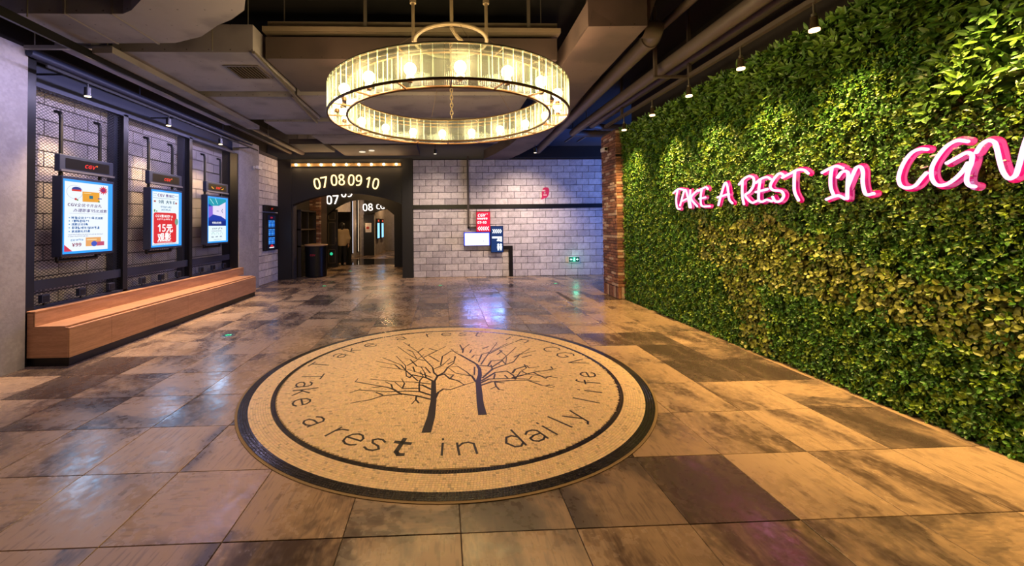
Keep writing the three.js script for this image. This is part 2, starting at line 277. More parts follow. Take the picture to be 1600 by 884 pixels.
// ---------------------------------------------------------------- floor mosaic
{
  const t = thing('floor_mosaic', 'large round beige mosaic with two leafless trees and lettering set in the floor', 'mosaic', [MED.x, 0, MED.z]);
  part('bed', new THREE.CylinderGeometry(2.012, 2.012, 0.004, 128), std({ color: 0x8a7450, roughness: 0.85 }), t, [0, 0.002, 0]);
  const tess = slab(0.0185, 0.0185, 0.003, 0.0008).rotateX(-Math.PI / 2), field = [], black = [];
  for (let r = 0; r < 180; r++) {
    const z = -1.695 + r * 0.0198, half = Math.sqrt(Math.max(0, 1.69 * 1.69 - z * z)); let x = -half + rnd() * 0.01; if (Math.abs(z) > 1.69) continue;
    while (x < half - 0.01) { const w = rr(0.8, 1.5); field.push([x + w * 0.01, z, 0, w]); x += w * 0.0198; }
  }
  const circle = (r0, r1, into) => { for (let r = r0 + 0.01; r < r1 - 0.004; r += 0.0198) { const n = Math.floor(2 * Math.PI * r / 0.0198); for (let k = 0; k < n; k++) { const a = (k + (r * 37 % 1)) / n * 2 * Math.PI; into.push([Math.cos(a) * r, Math.sin(a) * r, -a + Math.PI / 2, 1]); } } };
  circle(1.737, 1.912, field); circle(1.695, 1.737, black); circle(1.912, 2.004, black);
  const put = (list, name, mat, color) => {
    const im = new THREE.InstancedMesh(tess, mat, list.length); im.name = name; im.userData.kind = 'stuff'; im.castShadow = false; im.receiveShadow = true;
    const m = new THREE.Matrix4(), q = new THREE.Quaternion(), c = new THREE.Color();
    list.forEach(([x, z, a, w], i) => { q.setFromEuler(new THREE.Euler(rr(-0.02, 0.02), a, rr(-0.02, 0.02))); m.compose(V(x, 0.0035, z), q, V(w, 1, 1)); im.setMatrixAt(i, m); im.setColorAt(i, color(c)); });
    t.add(im);
  };
  put(field, 'beige_tesserae', std({ color: 0xffffff, roughness: 0.42 }), (c) => { const k = rnd(), d = k < 0.05 ? 0.6 : rr(0.86, 1.08); return c.setRGB(0.85 * d, 0.65 * d * rr(0.95, 1.03), 0.38 * d * rr(0.88, 1.06)); });
  put(black, 'black_tesserae', std({ color: 0xffffff, roughness: 0.22 }), (c) => { const d = rr(0.4, 1.5); return c.setRGB(0.022 * d, 0.019 * d, 0.017 * d); });
  const INK = std({ color: 0x1c1713, roughness: 0.4 });
  const strip = (x0, z0, x1, z1, w) => { const L = Math.hypot(x1 - x0, z1 - z0), g = slab(L + w * 0.7, w, 0.0022, 0.0004).rotateX(-Math.PI / 2); g.rotateY(Math.atan2(-(z1 - z0), x1 - x0)); return g.translate((x0 + x1) / 2, 0.0055, (z0 + z1) / 2); };
  const curve = (pts, w0, w1) => { const out = []; for (let i = 0; i + 3 < pts.length; i += 2) { const f = pts.length > 4 ? i / (pts.length - 4) : 0; out.push(strip(pts[i] - MED.x, pts[i + 1] - MED.z, pts[i + 2] - MED.x, pts[i + 3] - MED.z, w0 + (w1 - w0) * f)); } return out; };
  const trunk = (pts) => {                                            // x, z, half width triples
    const out = []; for (let i = 0; i + 5 < pts.length; i += 3) {
      const [xa, za, wa, xb, zb, wb] = pts.slice(i, i + 6), s = new THREE.Shape([[xa - wa, -za], [xa + wa, -za], [xb + wb, -zb], [xb - wb, -zb]].map(([x, y]) => new THREE.Vector2(x - MED.x, y + MED.z)));
      out.push(plain(new THREE.ExtrudeGeometry(s, { depth: 0.0024, bevelEnabled: false })).rotateX(-Math.PI / 2).translate(0, 0.0055, 0));
    } return out;
  };
  const TREE1 = [[-0.13, -4.14, -0.2, -4.23, -0.35, -4.32, -0.37, -4.24, -0.41, -4.29, -0.45, -4.61, -0.59, -4.94], [-0.11, -4.12, -0.08, -4.27, -0.12, -4.36, -0.14, -4.53, -0.24, -4.8, -0.35, -5.11, -0.56, -5.52], [-0.24, -4.76, -0.34, -4.83, -0.43, -4.97, -0.62, -5.33], [-0.14, -3.93, -0.23, -4.04, -0.26, -4.04, -0.26, -4.16, -0.23, -4.26, -0.27, -4.41], [-0.26, -4.04, -0.25, -3.9], [-0.14, -3.71, -0.27, -3.79, -0.41, -3.84, -0.59, -3.81, -0.69, -3.73, -0.81, -3.69, -0.85, -3.67], [-0.14, -3.8, -0.24, -3.88, -0.34, -3.9, -0.57, -3.9, -0.84, -3.96, -0.91, -3.9], [-0.15, -4.06, -0.31, -4.12, -0.53, -4.15, -0.77, -4.23], [-0.41, -3.83, -0.51, -3.96, -0.58, -4.01, -0.92, -4.17, -0.91, -4.25], [-0.25, -3.96, -0.42, -3.97, -0.51, -4.13], [-0.51, -3.95, -0.54, -4.07, -0.61, -4.15], [-0.28, -4.15, -0.43, -4.45, -0.5, -4.5, -0.73, -4.59], [-0.49, -4.49, -0.57, -4.64, -0.81, -4.78], [-0.43, -4.45, -0.5, -4.63, -0.75, -4.9], [-0.15, -4.24, -0.28, -4.37, -0.42, -4.49], [-0.2, -4.23, -0.22, -4.37, -0.27, -4.56], [-0.09, -3.74, -0.07, -3.85, -0.02, -3.93, 0.05, -3.91, 0.18, -4.01, 0.29, -4.08], [-0.27, -3.79, -0.27, -3.71, -0.3, -3.62], [-0.27, -3.71, -0.24, -3.64], [-0.08, -4.27, -0.01, -4.37, 0.03, -4.52, 0.1, -4.65, 0.12, -4.89], [-0.13, -4.47, -0.05, -4.56, -0.01, -4.64, 0.06, -4.82], [-0.05, -4.6, -0.03, -4.9, 0.08, -5.1, 0.16, -5.05], [-0.25, -4.89, -0.1, -5.12, 0.01, -5.29], [-0.1, -5.12, -0.2, -5.22], [-0.07, -4.72, -0.19, -4.93], [-0.43, -4.61, -0.34, -4.76, -0.26, -4.98], [-0.32, -4.58, -0.41, -4.81, -0.48, -4.85], [-0.33, -4.41, -0.36, -4.56], [-0.08, -4.27, -0.01, -4.32, 0.05, -4.18, 0.14, -4.12, 0.19, -4.01], [0.05, -4.19, 0.09, -4.29, -0.01, -4.33], [-0.16, -4.36, -0.22, -4.53, -0.32, -4.58], [-0.34, -5.08, -0.28, -5.23], [-0.48, -5.19, -0.41, -5.11, -0.34, -4.85], [-0.42, -3.97, -0.41, -4.09, -0.45, -4.21], [-0.59, -3.83, -0.66, -3.89], [-0.47, -5.37, -0.48, -5.43], [-0.71, -4.01, -0.62, -4.03]];
  const TREE2 = [[0.37, -4.57, 0.26, -4.79, 0.2, -4.9, 0.13, -5.03, 0.08, -5.18], [0.37, -4.58, 0.33, -4.68, 0.19, -4.95], [0.22, -5.02, 0.24, -5.19, 0.33, -5.37], [0.23, -5.09, 0.2, -5.35], [0.31, -4.09, 0.28, -4.25, 0.21, -4.28, 0.11, -4.34, 0.04, -4.5], [0.3, -4.18, 0.23, -4.37, 0.14, -4.55, 0.03, -4.52], [0.31, -4.28, 0.33, -4.51], [0.39, -4.55, 0.48, -4.53, 0.54, -4.7, 0.67, -4.72, 0.75, -4.87, 0.92, -5.19], [0.41, -4.59, 0.47, -4.77, 0.54, -4.97, 0.7, -5.4], [0.39, -4.67, 0.45, -4.93, 0.58, -5.04, 0.83, -5.36], [0.54, -4.95, 0.7, -5.16, 0.93, -5.41], [0.48, -4.53, 0.53, -4.5, 0.67, -4.7, 0.69, -4.57, 0.74, -4.82], [0.39, -4.19, 0.52, -4.43, 0.64, -4.53, 0.79, -4.64, 0.91, -4.9, 1.09, -5.13], [0.52, -4.43, 0.52, -4.56], [0.64, -4.92, 0.72, -5.06, 0.69, -5.08, 0.74, -4.87], [0.37, -4.11, 0.54, -4.33, 0.67, -4.36, 0.72, -4.23, 0.72, -4.13, 0.81, -4.33, 0.9, -4.44], [0.72, -4.3, 0.77, -4.41, 0.92, -4.51, 0.93, -4.44, 1.05, -4.47], [0.83, -4.35, 0.87, -4.26, 1.01, -4.2, 1.16, -4.14], [0.7, -4.17, 0.81, -4.23, 0.96, -4.31, 1.18, -4.38, 1.22, -4.4], [1.18, -4.4, 1.18, -4.46], [0.36, -4.06, 0.45, -4.15, 0.69, -4.15, 0.86, -4.12, 0.91, -4.2], [0.36, -4.0, 0.47, -4.08, 0.71, -4.1, 0.84, -4.09, 0.95, -4.05], [0.85, -4.08, 0.95, -3.96, 1.05, -3.89], [0.99, -3.94, 1.03, -3.96, 1.07, -3.92], [0.5, -4.07, 0.5, -3.96, 0.44, -3.9], [0.5, -3.96, 0.52, -3.88, 0.56, -3.87], [0.5, -4.07, 0.59, -4.04], [0.53, -4.28, 0.5, -4.15], [0.63, -4.24, 0.65, -4.15], [0.83, -4.81, 0.91, -4.9, 1.14, -5.03], [0.92, -4.79, 1.05, -4.87], [0.03, -4.62, 0.11, -4.73, 0.13, -4.88], [0.32, -4.83, 0.36, -4.92, 0.43, -4.91], [0.48, -5.15, 0.57, -5.25], [0.31, -5.01, 0.34, -5.13], [0.04, -4.21, 0.13, -4.12, 0.19, -4.02], [0.9, -4.55, 0.9, -4.44], [1.03, -4.14, 1.11, -4.19], [0.95, -4.29, 1.04, -4.13]];
  const tree = (branches, trunkPts, label) => { part('tree_inlay', mergeGeometries([...trunk(trunkPts), ...branches.flatMap((b) => curve(b, b.length > 8 ? 0.024 : 0.017, 0.010))].map(plain)), INK, t).userData.label = label; };
  tree(TREE1, [-0.15, -3.12, 0.037, -0.12, -3.37, 0.033, -0.108, -3.67, 0.027, -0.118, -4.13, 0.023], 'left tree with spreading bare branches');
  tree(TREE2, [0.31, -3.38, 0.037, 0.31, -3.6, 0.031, 0.335, -4.09, 0.028, 0.368, -4.27, 0.022, 0.38, -4.44, 0.019, 0.36, -4.6, 0.014], 'right tree with spreading bare branches');
  const G = {
    a: [[0.08, 0.82, 0.25, 1, 0.5, 1, 0.64, 0.85, 0.64, 0], [0.64, 0.55, 0.3, 0.55, 0.06, 0.4, 0.06, 0.15, 0.22, 0, 0.45, 0.02, 0.64, 0.2]],
    e: [[0.04, 0.52, 0.7, 0.52, 0.68, 0.75, 0.5, 0.97, 0.3, 1, 0.1, 0.82, 0.02, 0.5, 0.1, 0.16, 0.32, 0, 0.55, 0.02, 0.7, 0.16]],
    k: [[0, 0, 0, 1.5], [0, 0.4, 0.5, 1], [0.17, 0.58, 0.55, 0]], T: [[0, 1.4, 0.7, 1.4], [0.35, 1.4, 0.35, 0]],
    r: [[0.05, 0, 0.05, 1], [0.05, 0.6, 0.2, 0.9, 0.45, 1]], s: [[0.56, 0.85, 0.4, 1, 0.2, 1, 0.05, 0.82, 0.15, 0.6, 0.45, 0.44, 0.58, 0.22, 0.42, 0.02, 0.2, 0, 0.02, 0.14]],
    t: [[0.25, 1.35, 0.25, 0.2, 0.38, 0, 0.55, 0.05], [0, 1, 0.55, 1]], i: [[0, 0, 0, 1], [0, 1.33, 0, 1.42]], n: [[0, 0, 0, 1], [0, 0.65, 0.2, 0.95, 0.42, 1, 0.6, 0.85, 0.62, 0]],
    d: [[0.64, 0, 0.64, 1.5], [0.64, 0.75, 0.45, 1, 0.22, 0.95, 0.04, 0.5, 0.22, 0.05, 0.45, 0, 0.64, 0.25]], l: [[0, 0, 0, 1.5]], y: [[0, 1, 0.32, 0.1], [0.64, 1, 0.25, -0.3, 0.05, -0.42]],
    f: [[0.5, 1.45, 0.35, 1.5, 0.22, 1.3, 0.22, 0], [0, 0.95, 0.5, 0.95]], C: [[0.78, 1.2, 0.55, 1.4, 0.3, 1.36, 0.08, 1.08, 0.02, 0.7, 0.08, 0.32, 0.3, 0.04, 0.55, 0, 0.78, 0.2]],
    G: [[0.78, 1.2, 0.55, 1.4, 0.3, 1.36, 0.08, 1.08, 0.02, 0.7, 0.08, 0.32, 0.3, 0.04, 0.55, 0, 0.78, 0.2, 0.78, 0.65, 0.5, 0.65]], V: [[0, 1.4, 0.35, 0, 0.7, 1.4]],
  };
  const letter = (ch, deg, inward, r0, bold) => {
    const a = deg * Math.PI / 180, sx = 0.2, sy = 0.15, strokes = G[ch], xs = strokes.flatMap((s) => s.filter((_, i) => i % 2 === 0)), mid = (Math.min(...xs) + Math.max(...xs)) / 2, out = [];
    const at = (u, v) => { const r = inward ? r0 - v * sy : r0 + v * sy, along = (u - mid) * sx * (inward ? 1 : -1), c = Math.cos(a), s = Math.sin(a); return [r * c - along * s + MED.x, -(r * s + along * c) + MED.z]; };
    for (const s of strokes) { const pts = []; for (let i = 0; i < s.length; i += 2) pts.push(...at(s[i], s[i + 1])); out.push(...curve(pts, bold ? 0.034 : 0.017, bold ? 0.034 : 0.017)); }
    part('letter', mergeGeometries(out.map(plain)), INK, t);
  };
  'Take'.split('').forEach((c, i) => letter(c, [180, -172, -164.5, -155.5][i], true, 1.555)); letter('a', -138.7, true, 1.565);
  'rest'.split('').forEach((c, i) => letter(c, [-126.5, -119.7, -112.1, -104.7][i], true, 1.55, c === 't')); 'in'.split('').forEach((c, i) => letter(c, [-92.6, -85.7][i], true, 1.53));
  'daily'.split('').forEach((c, i) => letter(c, [-71.7, -64.2, -58.4, -51.8, -45][i], true, 1.53)); 'life'.split('').forEach((c, i) => letter(c, [-31.2, -22.3, -13.5, -5.3][i], true, 1.545));
  'Take'.split('').forEach((c, i) => letter(c, [166, 153.2, 144.2, 133.9][i], false, 1.42)); letter('a', 115.8, false, 1.45);
  'rest'.split('').forEach((c, i) => letter(c, [99.7, 90.7, 81.7, 74][i], false, 1.46)); 'in'.split('').forEach((c, i) => letter(c, [56, 47.5][i], false, 1.44)); 'CGV'.split('').forEach((c, i) => letter(c, [29.5, 19.9, 9.8][i], false, 1.4));
}

// ---------------------------------------------------------------- chandelier
const CH = { x: 0.07, z: -4.34, y: 2.735 };
{
  const t = thing('chandelier', 'large round chandelier of glass strips with glowing bulbs hung over the mosaic', 'chandelier', [CH.x, CH.y, CH.z]);
  const Ro = 1.262, Ri = 1.07, H = 0.285, ring = (r, y, k = 0.011) => plain(new THREE.TorusGeometry(r, k, 8, 96).rotateX(Math.PI / 2).translate(0, y, 0));
  part('frame', mergeGeometries([ring(Ro, 0, 0.013), ring(Ri, 0, 0.013), ring(Ro - 0.008, H), ring(Ri + 0.008, H), ring(Ro - 0.015, H - 0.05, 0.006)]), BRONZE, t);
  for (let k = 0; k < 18; k++) {
    const a = (k + 0.5) / 18 * 2 * Math.PI, c = Math.cos(a), s = Math.sin(a);
    part('spoke', mergeGeometries([bar([c * Ri, 0, s * Ri], [c * Ro, 0, s * Ro], 0.012, 0.012), bar([c * Ri, H, s * Ri], [c * Ro, H, s * Ro], 0.012, 0.012), rod([c * (Ro - 0.02), 0, s * (Ro - 0.02)], [c * (Ro - 0.02), H, s * (Ro - 0.02)], 0.005, 6)].map(plain)), BRONZE, t);
  }
  const ribs = tex(128, (i) => { const x = (i % 128) / 128, v = 0.5 + 0.5 * Math.sin(x * Math.PI * 2 * 5); return [v, v, v]; }, 0.09, false);
  const GLASS = phys({ color: 0xeef8f2, transmission: 1, thickness: 0, roughness: 0.12, ior: 1.5, bumpMap: ribs, bumpScale: 0.002 }), EDGE = phys({ color: 0xc4d8ca, transmission: 0.5, thickness: 0, roughness: 0.9 });
  const strip = (R, n, y0, y1, name) => {
    const w = 2 * Math.PI * R / n, g = new THREE.BoxGeometry(w * 0.94, y1 - y0, 0.006), uv = g.attributes.uv;
    for (let i = 0; i < uv.count; i++) uv.setX(i, uv.getX(i) * w);
    for (let k = 0; k < n; k++) { const a = k / n * 2 * Math.PI; const m = part(name, g, [EDGE, EDGE, EDGE, EDGE, GLASS, GLASS], t, [Math.cos(a) * R, (y0 + y1) / 2, Math.sin(a) * R], [0, Math.PI / 2 - a, 0]); m.castShadow = false; }
  };
  strip(Ro, 84, 0.012, H - 0.004, 'glass_strip'); strip(Ri, 72, 0.012, H - 0.004, 'glass_strip');
  const bulbG = mergeGeometries([plain(new THREE.SphereGeometry(0.05, 16, 12)), plain(new THREE.CylinderGeometry(0.02, 0.034, 0.05, 12).translate(0, -0.05, 0))]), cap = rod([0, -0.11, 0], [0, -0.065, 0], 0.022, 10), lit = glow(new THREE.Color(1, 0.8, 0.5), 14);
  for (let k = 0; k < 18; k++) {
    const a = (k + 0.315) / 18 * 2 * Math.PI, r = (Ro + Ri) / 2, x = Math.cos(a) * r, z = Math.sin(a) * r;
    const b = part('bulb', bulbG, lit, t, [x, 0.125, z]); b.castShadow = false;
    part('bulb_holder', cap, BRONZE, b);
    pointLight(WARM, L.bulb, [CH.x + x, CH.y + 0.125, CH.z + z], 2);
  }
  // hanging gear: small hoop on three rods, cables to the top rim and a chain through the middle
  const hy = 3.6 - CH.y, hr = 0.39;
  part('hoop', plain(new THREE.TorusGeometry(hr, 0.021, 10, 48).rotateX(Math.PI / 2).translate(0.03, hy, 0)), BRASS, t);
  for (const [dx, dz] of [[-0.38, 0], [0.42, 0], [0.03, 0.39]]) {
    const r = part('hanging_rod', mergeGeometries([rod([dx, hy, dz], [dx, 4.6 - CH.y, dz], 0.018, 10), rod([dx, 4.02 - CH.y, dz], [dx, 4.06 - CH.y, dz], 0.035, 12)]), BRASS, t);
    part('collar', rod([dx, 4.05 - CH.y, dz], [dx, 4.09 - CH.y, dz], 0.022, 12), STEEL, r);
  }
  const cables = []; for (let k = 0; k < 6; k++) { const a = (k + 0.3) / 6 * 2 * Math.PI; cables.push(rod([0.03 + Math.cos(a) * hr, hy, Math.sin(a) * hr], [Math.cos(a) * 1.09, H, Math.sin(a) * 1.09], 0.0018, 5)); }
  part('cable', mergeGeometries(cables), BRONZE, t);
  const links = [], link = (p, q, up) => { const g = plain(new THREE.TorusGeometry(0.019, 0.006, 6, 12)).scale(0.75, 1.35, 0.75); if (up) g.rotateY(Math.PI / 2); const d = V(q[0] - p[0], q[1] - p[1], q[2] - p[2]).normalize(); g.applyQuaternion(new THREE.Quaternion().setFromUnitVectors(V(0, -1, 0), d)); return g.translate((p[0] + q[0]) / 2, (p[1] + q[1]) / 2, (p[2] + q[2]) / 2); };
  for (let k = 0; k < 20; k++) { const y = 0.86 - k * 0.042; links.push(link([0.03, y, 0], [0.03, y - 0.04, 0], k % 2)); }
  for (let k = 0; k < 12; k++) { const f = k / 12, p = (s) => [0.03 + s * 0.1, hy - 0.03 - Math.sin(s * 1.5) * 0.1, 0.37 - s * 0.05]; links.push(link(p(f), p(f + 0.08), k % 2)); }
  part('chain', mergeGeometries(links), BRASS, t);
}

// ---------------------------------------------------------------- print: strokes for the Chinese characters, and canvases
const HAN = {
  元: [[2, 2, 8, 2], [1, 4.2, 9, 4.2], [4, 4.2, 3.6, 7, 1, 9.5], [6, 4.2, 6, 9, 9.3, 9, 9.5, 7.5]],
  观: [[0.6, 2, 4.2, 2, 3, 6, 0.5, 9.3], [1, 3.5, 4.3, 9], [5.5, 6.3, 5.5, 1, 9, 1, 9, 6.3], [7.2, 2.6, 7, 6, 4.8, 9.5], [7.6, 6.5, 7.6, 9, 9.8, 9, 9.8, 7.6]],
  影: [[1.5, 0.8, 5.5, 0.8, 5.5, 3.4, 1.5, 3.4, 1.5, 0.8], [1.5, 2.1, 5.5, 2.1], [0.6, 4.3, 6.3, 4.3], [1.8, 5.2, 5.2, 5.2, 5.2, 6.8, 1.8, 6.8, 1.8, 5.2], [3.5, 6.8, 3.5, 9.6, 2.8, 9.2], [1.8, 7.6, 0.8, 9.2], [5, 7.6, 6, 8.8], [9, 0.8, 6.9, 3], [9.3, 3.6, 7, 6], [9.6, 6.6, 6.6, 9.6]],
  全: [[5, 0.5, 0.6, 4.2], [5, 0.5, 9.4, 4.2], [2.5, 4.6, 7.5, 4.6], [2.8, 6.8, 7.2, 6.8], [5, 4.6, 5, 9.3], [1, 9.3, 9, 9.3]],
  优: [[2.8, 0.8, 0.6, 4.8], [2, 3.2, 2, 9.5], [3.6, 3.6, 9.5, 3.6], [6, 0.8, 5.6, 5.5, 3.6, 9.4], [6.8, 3.6, 6.8, 9, 9.5, 9, 9.6, 7.4], [7.6, 1, 8.7, 2.4]],
  卡: [[5, 0.5, 5, 4.4], [5, 2.4, 8.3, 2.4], [0.8, 4.4, 9.2, 4.4], [5, 4.4, 5, 9.6], [5.4, 6.2, 7.8, 7.8]],
  开: [[1.5, 1.6, 8.5, 1.6], [0.7, 5, 9.3, 5], [3.5, 1.6, 3.4, 6, 1.4, 9.5], [6.8, 1.6, 6.8, 9.6]],
  业: [[3.8, 1, 3.8, 9], [6.2, 1, 6.2, 9], [1.3, 3.4, 2.6, 6.8], [8.8, 3.2, 7.2, 6.8], [0.7, 9, 9.4, 9]],
  礼: [[2.2, 0.6, 3, 1.8], [0.8, 2.8, 4.4, 2.8, 0.7, 6.6], [2.6, 4.6, 2.6, 9.6], [3.4, 5, 4.6, 6.2], [6, 0.8, 6, 8.8, 9.4, 8.8, 9.5, 7]],
  办: [[1.6, 2.8, 7.4, 2.8, 7, 9, 5.8, 8.4], [4.4, 0.7, 4.2, 5, 1, 9.4], [1.6, 5, 0.7, 7], [8.4, 4.8, 9.4, 6.8]],
  理: [[0.8, 1.6, 4, 1.6], [0.9, 4.8, 3.8, 4.8], [2.4, 1.6, 2.4, 8], [0.6, 8.4, 4.2, 7.4], [5, 1, 9.2, 1, 9.2, 5.2, 5, 5.2, 5, 1], [5, 3.1, 9.2, 3.1], [7.1, 1, 7.1, 9.2], [5.2, 7.2, 9, 7.2], [4.4, 9.2, 9.6, 9.2]],
  即: [[1.4, 1, 4.6, 1, 4.6, 4.8, 1.4, 4.8], [1.4, 2.9, 4.6, 2.9], [1.4, 1, 1.4, 8.6, 4, 7.4], [3.8, 6, 4.8, 8.2], [6, 1.4, 9, 1.4, 9, 7, 7.8, 6.6], [6, 1.4, 6, 9.6]],
  享: [[5, 0.4, 5, 1.8], [1, 1.8, 9, 1.8], [2.6, 3, 7.4, 3, 7.4, 4.8, 2.6, 4.8, 2.6, 3], [2, 5.8, 7.6, 5.8, 5.2, 7, 5.2, 9.6, 4, 9.3], [0.8, 7.4, 9.3, 7.4]],
  月: [[3, 1, 3, 6.5, 1.4, 9.4], [3, 1, 8, 1, 8, 9.4, 6.8, 9], [3, 3.8, 8, 3.8], [3, 6.4, 8, 6.4]],
  大: [[0.8, 3.6, 9.2, 3.6], [5, 0.6, 4.6, 5, 1, 9.4], [5.2, 5, 9.2, 9.4]],
  城: [[0.6, 3.4, 3.8, 3.4], [2.2, 1.2, 2.2, 7.4], [0.4, 8, 3.8, 7], [4.4, 2.6, 9.4, 2.6], [4.6, 2.6, 4.6, 6, 3.8, 9.2], [4.6, 5, 6.4, 5, 6.4, 7.6], [7, 0.8, 7.4, 5.6, 9.4, 9.2], [9, 4.6, 6.6, 9]],
  汇: [[1, 1.4, 2, 2.6], [0.6, 4, 1.6, 5], [0.8, 9, 2.4, 6.4], [9.4, 1.6, 3.8, 1.6, 3.8, 9, 9.6, 9]],
  员: [[2.6, 0.8, 7.4, 0.8, 7.4, 3, 2.6, 3, 2.6, 0.8], [1.8, 8, 1.8, 4, 8.2, 4, 8.2, 8], [5, 5.2, 4.6, 7.6, 1, 9.6], [5.6, 8, 9, 9.6]],
  正: [[1, 1.4, 9, 1.4], [5, 1.4, 5, 9], [5, 5, 8.4, 5], [2.4, 4.4, 2.4, 9], [0.6, 9, 9.4, 9]],
  价: [[3, 0.8, 0.6, 5], [2.2, 3.6, 2.2, 9.6], [6.4, 0.8, 3.6, 4.8], [6.4, 0.8, 9.6, 4.6], [5.2, 5, 5, 7, 4, 9.6], [7.8, 5, 7.8, 9.6]],
  年: [[3, 0.6, 1, 4], [2.4, 2.4, 8.8, 2.4], [2.8, 4.6, 8.4, 4.6], [2.8, 4.6, 2.8, 7], [0.6, 7, 9.4, 7], [5.6, 2.4, 5.6, 9.8]],
};
function write(c, str, x, y, size, color, weight = 0.11, italic = 0) {   // mixed Latin and stroked text, x,y = top left
  c.fillStyle = c.strokeStyle = color; c.lineCap = 'round'; c.lineJoin = 'round';
  for (const ch of str) {
    if (HAN[ch]) {
      c.lineWidth = size * weight;
      for (const s of HAN[ch]) { c.beginPath(); for (let i = 0; i < s.length; i += 2) { const px = x + s[i] / 10 * size - italic * (s[i + 1] / 10 - 0.5) * size, py = y + s[i + 1] / 10 * size; i ? c.lineTo(px, py) : c.moveTo(px, py); } c.stroke(); }
      x += size * 1.08;
    } else { c.font = (weight > 0.09 ? 'bold ' : '') + Math.round(size * 1.12) + 'px sans-serif'; c.fillText(ch, x, y + size * 0.9); x += c.measureText(ch).width + size * 0.03; }
  }
  return x;
}
function small(c, x, y, w, size, color) { c.strokeStyle = color; c.lineWidth = Math.max(1, size * 0.13); for (let u = x; u < x + w - size; u += size * 1.1) { for (let k = 0; k < 5; k++) { c.beginPath(); const a = rnd(), b = rnd(); if (k % 2) { c.moveTo(u + a * size * 0.4, y + b * size); c.lineTo(u + size * (0.5 + a * 0.4), y + b * size); } else { c.moveTo(u + a * size * 0.9, y + b * size * 0.3); c.lineTo(u + a * size * 0.9, y + size * (0.6 + b * 0.4)); } c.stroke(); } } }
function canvas(w, h, draw) { const k = document.createElement('canvas'); k.width = w; k.height = h; draw(k.getContext('2d')); const t = new THREE.CanvasTexture(k); t.colorSpace = THREE.SRGBColorSpace; t.magFilter = THREE.LinearFilter; t.anisotropy = 8; return t; }
const screenMat = (map, k) => std({ color: 0x000000, emissive: 0xffffff, emissiveMap: map, emissiveIntensity: k, roughness: 0.35 });
const rr_ = (c, x, y, w, h, r) => { c.beginPath(); c.moveTo(x + r, y); c.arcTo(x + w, y, x + w, y + h, r); c.arcTo(x + w, y + h, x, y + h, r); c.arcTo(x, y + h, x, y, r); c.arcTo(x, y, x + w, y, r); c.closePath(); };
const poster1 = canvas(512, 900, (c) => {
  c.fillStyle = '#eef6ff'; c.fillRect(0, 0, 512, 900);
  c.strokeStyle = '#9aa6c0'; c.lineWidth = 3; c.beginPath(); c.arc(110, 130, 88, 0, 7); c.stroke();
  c.fillStyle = '#2a3f8f'; c.beginPath(); c.ellipse(130, 100, 55, 40, 0, Math.PI, 0); c.fill(); c.fillStyle = '#d8392c'; c.fillRect(76, 96, 108, 22);
  c.fillStyle = '#e9a22c'; c.save(); c.translate(195, 115); c.rotate(-0.02); c.fillRect(0, 0, 205, 135); c.fillStyle = '#1f6f86'; c.fillRect(80, 50, 44, 42); c.fillStyle = '#f7dca0'; c.fillRect(14, 14, 90, 10); c.restore();
  c.fillStyle = '#c8352e'; c.beginPath(); c.arc(120, 222, 14, 0, 7); c.fill(); c.fillStyle = '#5b8a3c'; c.beginPath(); c.arc(140, 232, 10, 0, 7); c.fill(); c.fillStyle = '#2b4aa0'; c.fillRect(380, 190, 50, 12); c.fillStyle = '#5b8a3c'; c.beginPath(); c.arc(395, 238, 11, 0, 7); c.fill();
  c.fillStyle = '#cf2344'; c.beginPath(); for (let k = 0; k < 24; k++) { const r = k % 2 ? 34 : 64, a = k / 24 * 6.283; c.lineTo(450 + Math.cos(a) * r, 75 + Math.sin(a) * r); } c.fill(); c.fillStyle = '#8a2a6a'; c.fillRect(425, 55, 46, 40);
  write(c, 'CGV全优卡开业礼', 30, 275, 46, '#6a5a78', 0.1, 0.18); write(c, '办理即享15元观影', 96, 345, 46, '#5a5080', 0.1, 0.18);
  c.fillStyle = '#7b86a0'; c.fillRect(50, 408, 420, 2);
  const rows = [['内含全优卡*1+会员观影', 450], ['+卖品套餐*1', 492], ['观影正价8折', 535], ['有效期一年/同城通用', 580], ['享观影礼85折', 628]];
  for (const [s, y] of rows) { c.fillStyle = '#3a8ac0'; c.beginPath(); c.arc(52, y + 16, 7, 0, 7); c.fill(); let x = 76; for (const ch of s) { if (HAN[ch] || /[\d*+/]/.test(ch)) x = write(c, ch, x, y, 32, '#1d5a9a', 0.12, 0.15); else { small(c, x, y, 40, 32, '#1d5a9a'); small(c, x, y, 40, 32, '#1d5a9a'); x += 35; } } }
  small(c, 40, 680, 420, 13, '#6a7690'); small(c, 40, 702, 240, 13, '#6a7690');
  small(c, 70, 744, 160, 26, '#2a7ab8'); write(c, '¥99', 82, 790, 56, '#8a3040', 0.12);
  c.fillStyle = '#e7a55a'; c.fillRect(238, 728, 185, 118); c.fillStyle = '#f3d4a0'; c.fillRect(250, 750, 120, 16); c.fillStyle = '#3a56c0'; c.beginPath(); c.arc(340, 815, 36, 0, 7); c.fill(); c.fillStyle = '#c04a68'; c.fillRect(375, 790, 90, 56);
  c.fillStyle = '#d23040'; c.beginPath(); c.moveTo(0, 812); c.lineTo(86, 900); c.lineTo(0, 900); c.fill();
});
